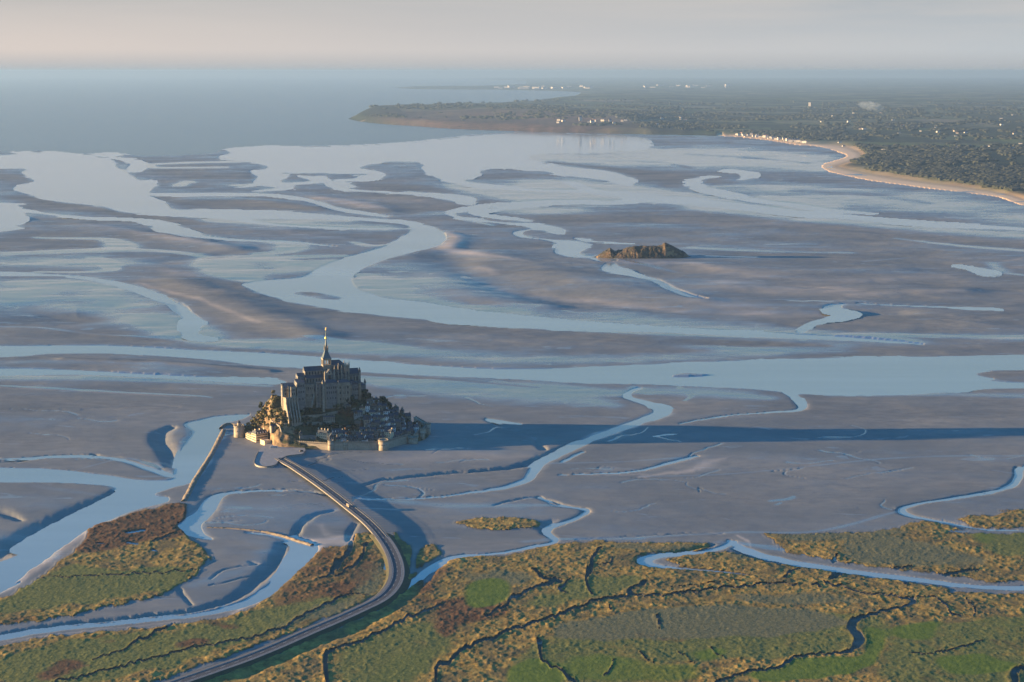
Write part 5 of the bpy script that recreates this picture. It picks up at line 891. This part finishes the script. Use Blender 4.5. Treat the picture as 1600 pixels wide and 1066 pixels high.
# cream barracks on the left shore
A = gp(400, 691.5); ab_ = math.atan2(14, 19)
def rbox(name, label, cat, u0, u1, v0, v1, h, wall, roofk, wins=True, fl=3):
    """rectangle with its near corner at A: u to the right (east-north-east), v away to the upper left"""
    cu, cv = (u0 + u1) / 2, (v0 + v1) / 2; p = A + Vector((math.cos(ab_) * cu - math.sin(ab_) * cv, math.sin(ab_) * cu + math.cos(ab_) * cv, 0)); root = empty(name, p, ab_, label, cat)
    hu, hv = (u1 - u0) / 2, (v1 - v0) / 2; MB().box(-hu, hu, -hv, hv, -3, h).build('wall', wall, root)
    if roofk == 'mansard': MB().hip(-hu, hu, -hv, hv, h, 5, 2.2, .4, flat=2.2).build('roof', m_slate, root)
    elif roofk == 'hip': MB().hip(-hu, hu, -hv, hv, h, 2.6, 3, .3).build('roof', m_slate, root)
    else: MB().box(-hu - .2, hu + .2, -hv - .2, -hv + .4, h, h + .9).box(-hu - .2, -hu + .4, -hv + .4, hv + .2, h, h + .9).build('parapet', m_cream, root)
    if wins:
        for f in range(fl): windows(root, 'f', -hu + 1, hu - 1, max(2, int(hu)), 2 + f * (h - 1) / fl, 1.9, 1.1, -hv); windows(root, 'w', -hv + 1, hv - 1, max(2, int(hv * .8)), 2 + f * (h - 1) / fl, 1.9, 1.1, -hu)
    return root
bk = rbox('barracks', 'cream barracks with a slate mansard roof near the esplanade', 'building', 0, 22, 0, 15, 13.5, m_cream, 'mansard')
for x in (-8, 0, 8): MB().box(x - .6, x + .6, -1, 1, 17, 21).build('chimney', m_cream, bk)
for x in (-7.5, -2.5, 2.5, 7.5): MB().box(x - .8, x + .8, -7.6, -5.6, 14.0, 16.4).build('dormer', m_white, bk)
rbox('barracks_wing', 'lower sunlit cream wing between the barracks and the round tower', 'building', 1, 15, 15.2, 33, 11, m_cream, 'hip')
rbox('storehouse', 'small lit storehouse stepping down toward the round tower', 'building', 3, 12, 33.2, 42, 8, m_cream, 'hip', fl=2)
A = gp(413.5, 696.5); rbox('outwork', 'low square stone outwork on the sand in front of the barracks', 'wall', 0, 13, 0, 15, 7, m_cream, 'flat', False)

# ================================================================== TREES
def crown_mesh(name, seed, m, nl=300, sq=1.0, clumps=9, leaf=.16):
    r_ = random.Random(seed); vs = []; fs = []
    cl = [(Vector((r_.gauss(0, .42), r_.gauss(0, .42), r_.uniform(-.55, .75) * sq)), r_.uniform(.28, .5)) for _ in range(clumps)]
    for k in range(nl):
        c, cr_ = r_.choice(cl); d = Vector((r_.gauss(0, 1), r_.gauss(0, 1), r_.gauss(0, 1))).normalized(); p = c + d * cr_ * r_.uniform(.75, 1.05)
        a = Vector((r_.gauss(0, 1), r_.gauss(0, 1), r_.gauss(0, 1))).cross(d).normalized(); a = (a + d * r_.uniform(-.5, .5)).normalized(); b2 = d.cross(a).normalized(); s = leaf * r_.uniform(.6, 1.3); n = len(vs)
        vs += [tuple(p - a * s - b2 * s * .7), tuple(p + a * s - b2 * s * .5), tuple(p + a * s * .8 + b2 * s * .8), tuple(p - a * s * .7 + b2 * s)]; fs.append((n, n + 1, n + 2, n + 3))
    for c, cr_ in cl:       # dense twig core inside each clump
        n = len(vs); rr = cr_ * .72; q = [c + Vector((x, y, z)) * rr for x, y, z in ((1, 0, 0), (0, 1, 0), (-1, 0, 0), (0, -1, 0), (0, 0, 1), (0, 0, -1))]; vs += [tuple(v) for v in q]
        fs += [(n, n + 1, n + 4), (n + 1, n + 2, n + 4), (n + 2, n + 3, n + 4), (n + 3, n, n + 4), (n + 1, n, n + 5), (n + 2, n + 1, n + 5), (n + 3, n + 2, n + 5), (n, n + 3, n + 5)]
    me = bpy.data.meshes.new(name); me.from_pydata(vs, [], fs); me.materials.append(m); return me
def leafm(name, c1, c2):
    m = simple(name, c1, c2, 1.1, .85, 3); return m
m_bark = simple('bark', (.07, .05, .035), (.11, .08, .055), 2, .95)
KIND = {'dark': ('dark_tree', 'dark evergreen tree', leafm('dark_leaves', (.014, .026, .012), (.038, .055, .022))), 'olive': ('broadleaf_tree', 'olive green tree', leafm('olive_leaves', (.045, .052, .015), (.12, .11, .035))),
        'rust': ('autumn_tree', 'rusty brown autumn tree', leafm('rusty_leaves', (.08, .04, .02), (.17, .085, .035))), 'gold': ('bush', 'golden green bush', leafm('golden_leaves', (.09, .08, .02), (.22, .17, .05)))}
CM = {k: [crown_mesh('crown', 40 + i * 7 + j, v[2], sq=(.7 if k == 'gold' else 1.0)) for j in range(3)] for i, (k, v) in enumerate(KIND.items())}
tk = MB(); tk.lathe([(.17, -.6), (.10, .0), (.07, .5), (.03, 1.0)], n=7)
for a in range(4): tk.beam((0, 0, .25 + .12 * a), (.38 * math.cos(a * 1.7), .38 * math.sin(a * 1.7), .62 + .12 * a), .05, .05)
tk_me = tk.build('trunk', m_bark).data; bpy.data.objects.remove(bpy.data.objects['trunk'])
TREES = [ # zone, kind, list of (px,py base,height m)
 ('on the sunlit left slope above the round tower', 'gold', [(384, 671, 7), (388, 667, 8), (393, 663, 8), (398, 659, 9), (403, 655, 8), (408, 652, 8), (396, 668, 7), (407, 659, 8), (400, 664, 8), (412, 651, 8), (416, 645, 8)]),
 ('on the left slope behind the barracks', 'olive', [(386, 676, 9), (392, 675, 9), (399, 671, 10), (405, 667, 10), (411, 661, 10), (416, 655, 9), (421, 661, 9), (413, 669, 10), (419, 672, 9), (426, 668, 9), (432, 663, 9), (424, 655, 9)]),
 ('leaning out on the left skyline', 'dark', [(405, 644, 12), (409, 640, 13), (412, 646, 10)]),
 ('on the lit crag left of the abbey', 'gold', [(421, 622, 7), (426, 617, 7), (430, 613, 6), (433, 626, 8), (428, 630, 7), (425, 640, 8), (419, 634, 7)]),
 ('clinging beside the sloping buttresses', 'olive', [(423, 648, 9), (431, 655, 8), (452, 648, 10), (458, 652, 13), (464, 648, 12), (470, 652, 12), (452, 660, 9), (438, 652, 9), (445, 650, 10), (450, 655, 9), (441, 658, 9), (434, 645, 8), (437, 648, 7), (459, 660, 9), (466, 659, 9)]),
 ('in the dark belt right under the abbey walls', 'olive', [(484, 633, 9), (490, 638, 11), (497, 636, 12), (504, 638, 12), (512, 641, 12), (519, 641, 11), (527, 641, 12)]),
 ('in the hanging garden under the abbey belt', 'dark', [(474, 645, 11), (482, 648, 11), (491, 649, 11), (500, 650, 10), (535, 640, 11), (541, 634, 14), (549, 634, 16), (556, 637, 12)]),
 ('beside the pale house below the abbey', 'rust', [(541, 652, 16), (548, 654, 15), (534, 650, 11)]),
 ('along the terrace above the village roofs', 'dark', [(476, 667, 9), (486, 668, 9), (496, 669, 9), (506, 669, 10), (516, 670, 9), (526, 668, 10), (536, 671, 11), (497, 660, 8), (480, 658, 8), (550, 664, 9)]),
 ('in the garden above the hospice', 'rust', [(541, 679, 13), (546, 685, 13), (548, 675, 11), (520, 667, 8)]),
 ('on the right skyline below the gatehouse', 'dark', [(570, 622, 14), (574, 626, 13), (580, 630, 11), (590, 634, 14), (596, 635, 17), (601, 637, 16), (606, 641, 14), (611, 643, 11)]),
 ('at the far right end of the village', 'dark', [(649, 668, 10), (655, 669, 12), (660, 671, 11)]),
 ('between the village roofs', 'dark', [(553, 671, 9), (588, 656, 8), (600, 664, 7), (618, 664, 7), (576, 654, 8), (567, 680, 9), (606, 684, 9), (584, 686, 8), (560, 690, 8), (572, 661, 9), (609, 652, 10), (595, 648, 9), (636, 662, 9), (622, 678, 8), (592, 676, 7), (630, 668, 7)]),
 ('at the foot of the lit crags', 'olive', [(452, 668, 7), (433, 672, 6), (425, 680, 8), (418, 684, 8), (464, 676, 8), (440, 668, 6)])]
random.seed(77)
for zone, kd, L in TREES:
    nm, lb, _ = KIND[kd]; L = sorted(L)
    for k, (px, py, hh) in enumerate(L):
        p = hit(px, py); root = empty(nm, p, random.uniform(0, 6), f'{lb} {zone}, {ORD[k]} from the left', 'bush' if nm == 'bush' else 'tree', 'trees on the mount')
        s = hh * random.uniform(.44, .52); w_ = s * random.uniform(.85, 1.15)
        c = bpy.data.objects.new('crown', random.choice(CM[kd])); COL.objects.link(c); c.parent = root; c.location = (0, 0, hh * .56); c.scale = (w_, w_, s * .95); c.rotation_euler = (0, 0, random.uniform(0, 6))
        t = bpy.data.objects.new('trunk', tk_me); COL.objects.link(t); t.parent = root; t.scale = (s * .8, s * .8, s * .9)
# low scrub covering the ledges of the rock
sb = MB(); r_ = random.Random(3)
for _ in range(6500):
    x = r_.uniform(-448, -150); y = r_.uniform(2716, 2925); z = rz(x, y) if False else None
    sb.v.append((x, y, 0))
V_ = np.array(sb.v); zz = rock_z(V_[:, 0], V_[:, 1]); zs = rock_z(V_[:, 0] + 2, V_[:, 1]); zs2 = rock_z(V_[:, 0], V_[:, 1] + 2); nn_ = fbm(V_[:, 0] / 18, V_[:, 1] / 18, 301, 3)
sb = MB()
for (x, y, _), z, a, b2, q in zip(V_, zz, zs, zs2, nn_):
    if z < 7 or q < -.05 or math.hypot(a - z, b2 - z) > 5.5: continue
    if abs(x + 374) < 22 and y < 2755: continue
    s = r_.uniform(.8, 2.4)
    for k in range(9):
        d = Vector((r_.gauss(0, 1), r_.gauss(0, 1), abs(r_.gauss(0, .8)))).normalized(); p = Vector((x, y, z)) + d * s * .8; t1 = d.cross(Vector((r_.gauss(0, 1), r_.gauss(0, 1), .3))).normalized(); t2 = d.cross(t1); w_ = s * .45
        sb.add([p - t1 * w_ - t2 * w_ * .6, p + t1 * w_ - t2 * w_, p + t1 * w_ * .8 + t2 * w_, p - t1 * w_ + t2 * w_ * .8], [(0, 1, 2, 3)])
tag(sb.build('scrub', leafm('scrub_leaves', (.030, .035, .013), (.105, .085, .032))), 'low scrub and brambles covering the ledges of the rock', 'scrub', kind='stuff')
# ================================================================== CAUSEWAY, ESPLANADE, DYKES
m_asph = simple('asphalt', (.055, .057, .063), (.09, .09, .093), .25, .9, 6); m_board = simple('timber_boards', (.20, .175, .145), (.28, .245, .195), .5, .85); m_conc = simple('pale_concrete', (.18, .17, .155), (.25, .235, .21), .2, .85)
m_paint = simple('road_paint', (.70, .68, .62), (.80, .78, .72), .6, .7); m_verge = simple('verge_grass', (.045, .048, .022), (.10, .088, .036), .3, .95, 7, .5, .5); m_steel = simple('dark_steel', (.05, .05, .055), (.09, .09, .095), .5, .6)
m_esp = simple('esplanade_paving', (.25, .24, .22), (.36, .34, .31), .12, .85, 7)
ZB = 5.4
CPX = [(437, 713), (462, 730), (490, 749), (520, 771), (548, 793), (575, 815), (597, 838), (611, 858), (619, 880), (619, 900), (610, 918), (592, 934), (560, 950), (520, 968), (480, 985), (430, 1007), (380, 1027), (320, 1048), (250, 1072), (160, 1103), (60, 1140)]
cp = [gp(x, y, ZB) for x, y in CPX]
C_ = spline([(p.x, p.y) for p in cp], 6.0); seg = np.hypot(*np.diff(C_, axis=0).T); ARC = np.concatenate([[0], np.cumsum(seg)])
TN = np.gradient(C_, axis=0); TN /= np.linalg.norm(TN, axis=1)[:, None]; NR = np.stack([-TN[:, 1], TN[:, 0]], 1)   # points to the right-hand/east side of the photo for the first part
def strip(mb, i0, i1, o0, o1, z0, z1, step=1):
    """closed prism following the road between offsets o0..o1 and heights z0..z1 (z may be a pair: at o0, at o1)"""
    ZO = lambda i: -2.6 * (1 - float(sm(0, 14, i))) - 1.9 * float(sm(iB - 12, iB + 14, i))
    za = z0 if isinstance(z0, tuple) else (z0, z0); zb = z1 if isinstance(z1, tuple) else (z1, z1); ids = list(range(i0, i1, step)); ids += [i1] if ids[-1] != i1 else []
    vs = []
    for i in ids:
        for o, zl, zh in ((o0, za[0], zb[0]), (o1, za[1], zb[1])):
            x, y = C_[i] + NR[i] * o; vs += [(x, y, zl + ZO(i)), (x, y, zh + ZO(i))]
    fs = []
    for k in range(len(ids) - 1):
        a = 4 * k; c = a + 4; fs += [(a + 1, c + 1, c + 3, a + 3), (a, a + 2, c + 2, c), (a, c, c + 1, a + 1), (a + 2, a + 3, c + 3, c + 2)]
    fs += [(0, 1, 3, 2), (4 * (len(ids) - 1), 4 * (len(ids) - 1) + 2, 4 * (len(ids) - 1) + 3, 4 * (len(ids) - 1) + 1)]
    return mb.add(vs, fs)
NC = len(C_) - 1; iB = int(np.argmin(np.hypot(C_[:, 0] - cp[6].x, C_[:, 1] - cp[6].y)))
br = empty('causeway_bridge', (0, 0, 0), 0, 'long low causeway bridge curving from the marsh road to the mount', 'bridge')
# NR sign: make + = the side towards the camera's left/west
if NR[5][0] > 0: NR = -NR
strip(MB(), 0, iB, -8.6, 8.6, ZB - 1.35, ZB).build('deck', m_conc, br)
strip(MB(), 0, iB, 4.2, 8.2, ZB, ZB + .18).build('boardwalk', m_board, br); strip(MB(), 0, iB, -8.2, -5.6, ZB, ZB + .18).build('boardwalk', m_board, br)
strip(MB(), 0, iB, -5.4, 4.0, ZB, ZB + .02).build('roadway', m_asph, br)
for o in (-1.1,): 
    lm = MB()
    for i in range(2, iB - 2, 3): strip(lm, i, i + 1, o - .12, o + .12, ZB + .02, ZB + .03)
    lm.build('lane_marking', m_paint, br)
for o in (4.1, -5.5): strip(MB(), 0, iB, o - .12, o + .12, ZB, ZB + .35).build('kerb', m_conc, br)
for o in (8.4, -8.4):
    rm = MB(); strip(rm, 0, iB, o - .06, o + .06, ZB + .95, ZB + 1.1); strip(rm, 0, iB, o - .04, o + .04, ZB + .45, ZB + .53)
    for i in range(0, iB, 1):
        for t in (0, .5): x, y = C_[i] * (1 - t) + C_[i + 1] * t + NR[i] * o; zo = -2.6 * (1 - float(sm(0, 14, i + t))); zo += -1.9 * float(sm(iB - 12, iB + 14, i + t)); rm.box(x - .08, x + .08, y - .08, y + .08, ZB + zo, ZB + zo + 1.1)
    rm.build('railing', m_steel, br)
for i in range(2, iB - 1, 2):
    pm = MB()
    for o in (-6, 0, 6): x, y = C_[i] + NR[i] * o; pm.lathe([(.5, -3), (.42, ZB - 1.35 - 2.6 * (1 - float(sm(0, 14, i))) - 1.9 * float(sm(iB - 12, iB + 14, i)))], x, y, 8)
    pm.build('pier', m_steel, br)
# marsh road on its embankment
strip(MB(), iB, NC, -9.5, 9.5, -2, ZB - .02).build('road', m_conc)['kind'] = 'structure'
rd = bpy.data.objects['road']; rd.name = 'road_base'
strip(MB(), iB, NC, -6.2, 5.0, ZB - .02, ZB + .02).build('road', m_asph)['kind'] = 'structure'
strip(MB(), iB, NC, 5.6, 9.0, ZB - .02, ZB + .08).build('footpath', m_board)['kind'] = 'structure'
strip(MB(), iB, NC, -9.0, -6.9, ZB - .02, ZB + .06).build('footpath', m_conc)['kind'] = 'structure'
lm = MB()
for o in (-5.6, 4.5): strip(lm, iB, NC, o - .1, o + .1, ZB + .02, ZB + .03)
for i in range(iB, NC - 2, 3): strip(lm, i, i + 1, -.7, -.45, ZB + .02, ZB + .03)
lm.build('road_markings', m_paint)['kind'] = 'structure'
em = MB(); strip(em, iB - 3, NC, 9.45, 12.8, (-3, -3), (ZB - .1, ZB - 2.2)); em.build('embankment', m_verge)['kind'] = 'structure'
strip(MB(), iB - 3, NC, -22, -9.45, (-3, -3), (-.6, ZB - .1)).build('embankment', simple('bank_grass', (.035, .04, .018), (.07, .065, .03), .3, .95))['kind'] = 'structure'
# guard rail on the road
gm = MB(); strip(gm, iB, NC, 9.1, 9.2, ZB + .5, ZB + .85)
for i in range(iB, NC): x, y = C_[i] + NR[i] * 9.15; zo = -1.9 * float(sm(iB - 12, iB + 14, i)); gm.box(x - .07, x + .07, y - .07, y + .07, ZB - .1 + zo, ZB + .85 + zo)
tag(gm.build('guard_rail', m_board), 'low timber guard rail along the grassy side of the marsh road', 'guard rail')
# esplanade
EP = [(411, 697), (404, 706), (399, 717), (398, 724), (404, 728), (420, 729), (431, 726), (437, 719), (448, 713), (462, 711), (474, 709), (477, 702), (472, 696), (452, 692), (428, 690)]
S_ = spline(EP + [EP[0]], 3); pts = [gp(x, y, 2.7) for x, y in S_[:-1]]; n = len(pts)
ES = MB().add([(p.x, p.y, -2) for p in pts] + [(p.x, p.y, 2.7) for p in pts], [tuple(range(n)), tuple(range(2 * n - 1, n - 1, -1))] + [(k, n + k, n + (k + 1) % n, (k + 1) % n) for k in range(n)])
o = ES.build('esplanade', m_esp); bm = bmesh.new(); bm.from_mesh(o.data); bmesh.ops.recalc_face_normals(bm, faces=bm.faces); bm.to_mesh(o.data); bm.free(); o['kind'] = 'structure'
km = MB()
for k in range(3, int(n * .62)):
    a, b2 = pts[k], pts[k + 1]; km.beam(a + Vector((0, 0, .7)), b2 + Vector((0, 0, .7)), .5, .72)
tag(km.build('parapet_wall', m_asph), 'low pale parapet edging the rounded end of the esplanade', 'parapet')
# stone dykes
def dyke(pts, w0, h, label, m, seed):
    S = spline([tuple(gp(x, y))[:2] for x, y in pts], 2.5); T_ = np.gradient(S, axis=0); T_ /= np.linalg.norm(T_, axis=1)[:, None]; Nn = np.stack([-T_[:, 1], T_[:, 0]], 1)
    cs = np.array([-1.15, -.8, -.5, -.25, 0, .25, .5, .8, 1.15]); hz = np.array([-2.5, .35, .75, 1, 1.02, 1, .75, .35, -2.5]); X = S[:, :1] + Nn[:, :1] * cs * w0; Y = S[:, 1:] + Nn[:, 1:] * cs * w0; Z_ = np.where(hz > 0, hz * h, hz) + np.zeros_like(X)
    Z_ = Z_ + (hz > 0) * fbm(X / 2.2, Y / 2.2, seed, 2) * .9; X = X + fbm(X / 3, Y / 3, seed + 4, 2) * .8
    o = grid_mesh('stone_dyke', X, Y, Z_, None, [m], False); return tag(o, label, 'dyke')
m_dy = stone('dyke_stone', (.15, .12, .08), (.32, .25, .17))
dyke([(350, 672), (344, 684), (336, 700), (327, 716), (316, 733), (305, 750), (296, 768), (287, 784)], 5.0, 1.9, 'straight stone dyke running from the mount to the rusty marsh island', m_dy, 401)
dyke([(324, 825), (350, 826), (380, 828), (410, 831), (440, 837), (465, 845), (487, 852)], 3.4, 1.5, 'curved stone dyke across the muddy creek basin', m_dy, 411)
dyke([(345, 670), (352, 665), (362, 664), (372, 668)], 4, 3.5, 'stub of stone breakwater beside the round pinkish tower', m_dy, 421)
# ------------------------------------------------------------------ vehicles and people
def bus(p, rot, L, Wd, Hh, body, label, name='bus', cat='bus'):
    root = empty(name, p, rot, label, cat); hx, hy = L / 2, Wd / 2
    MB().add([(-hx, -hy, .45), (hx, -hy, .45), (hx, hy, .45), (-hx, hy, .45), (-hx, -hy, 1.5), (hx, -hy, 1.5), (hx, hy, 1.5), (-hx, hy, 1.5), (-hx + .25, -hy + .08, Hh), (hx - .35, -hy + .08, Hh), (hx - .35, hy - .08, Hh), (-hx + .25, hy - .08, Hh)],
             [(3, 2, 1, 0), (0, 1, 5, 4), (1, 2, 6, 5), (2, 3, 7, 6), (3, 0, 4, 7), (4, 5, 9, 8), (5, 6, 10, 9), (6, 7, 11, 10), (7, 4, 8, 11), (8, 9, 10, 11)]).build('body', body, root)
    for s in (-1, 1):
        MB().box(-hx + .6, hx - .9, s * (hy - .02) - .04, s * (hy - .02) + .04, 1.45, Hh - .45).build('side_window', m_glass, root)
        for x in (-hx * .62, hx * .66):
            w_ = MB().lathe([(.48, -.14), (.48, .14)], n=14).build('wheel', m_steel, root); w_.rotation_euler = (R(90), 0, 0); w_.location = (x, s * (hy - .05), .48)
    MB().box(hx - .12, hx + .03, -hy + .2, hy - .2, 1.4, Hh - .5).build('windscreen', m_glass, root); MB().box(-hx * .5, hx * .3, -hy * .5, hy * .5, Hh, Hh + .25).build('roof_unit', body, root)
    return root
i = int(np.argmin([abs(topx(Vector((x, y, ZB)))[1] - 791) for x, y in C_])); ang = math.atan2(TN[i][1], TN[i][0]); q = C_[i] + NR[i] * 1.6
m_tan = simple('tan_paint', (.55, .42, .28), (.62, .48, .33), .5, .5)
bus(Vector((q[0], q[1], ZB + .02)), ang, 12, 2.5, 3.1, m_tan, 'tan shuttle bus driving along the causeway bridge')
bus(gp(428, 700, 2.7), R(8), 11.5, 2.5, 3.1, m_white, 'white coach parked at the left of the esplanade', 'coach', 'bus')
bus(gp(471, 706, 2.7), R(30), 6.0, 2.1, 2.6, m_steel, 'dark van standing alone at the right edge of the esplanade', 'van', 'van')
def person(p, rot, top, lab):
    root = empty('person', p, rot, lab, 'person')
    v = [(0, 0, .95), (0, 0, 1.2), (0, 0, 1.42), (0, 0, 1.52), (0, 0, 1.66), (.10, 0, .9), (.13, .05, .5), (.13, -.05, .05), (.13, .1, .03), (-.10, 0, .9), (-.13, -.12, .5), (-.13, -.22, .08), (-.13, -.08, .04), (.2, 0, 1.4), (.26, .05, 1.12), (.24, .16, .9), (-.2, 0, 1.4), (-.26, -.05, 1.12), (-.24, .0, .88)]
    e = [(0, 1), (1, 2), (2, 3), (3, 4), (0, 5), (5, 6), (6, 7), (7, 8), (0, 9), (9, 10), (10, 11), (11, 12), (2, 13), (13, 14), (14, 15), (2, 16), (16, 17), (17, 18)]
    r = [.15, .15, .15, .06, .11, .1, .07, .05, .05, .1, .07, .05, .05, .06, .05, .04, .06, .05, .04]
    me = bpy.data.meshes.new('body'); me.from_pydata(v, e, []); o = bpy.data.objects.new('body', me); COL.objects.link(o); o.parent = root; me.materials.append(top)
    o.modifiers.new('skin', 'SKIN')
    for k, rr in enumerate(r): me.skin_vertices[0].data[k].radius = (rr, rr)
    me.skin_vertices[0].data[0].use_root = True; o.modifiers.new('sub', 'SUBSURF').levels = 1; return root
m_c1 = simple('dark_coat', (.03, .035, .05), (.05, .05, .07)); m_c2 = simple('red_coat', (.35, .05, .04), (.4, .07, .05)); m_c3 = simple('pale_coat', (.5, .48, .44), (.6, .57, .5))
for k, (px, py, mm, lb) in enumerate([(414, 704, m_c1, 'person in a dark coat walking alone left of the white coach'), (420, 710, m_c3, 'person in a pale coat crossing the middle of the esplanade'), (407, 720, m_c1, 'person in dark clothes near the rounded end of the esplanade'), (447, 697, m_c2, 'person in a red coat by the foot of the crags'), (452, 698, m_c1, 'person in a dark coat beside the one in red by the crags'), (441, 706, m_c3, 'person in pale clothes heading for the bridge')]):
    person(gp(px, py, 2.72), k * 1.3, mm, lb)
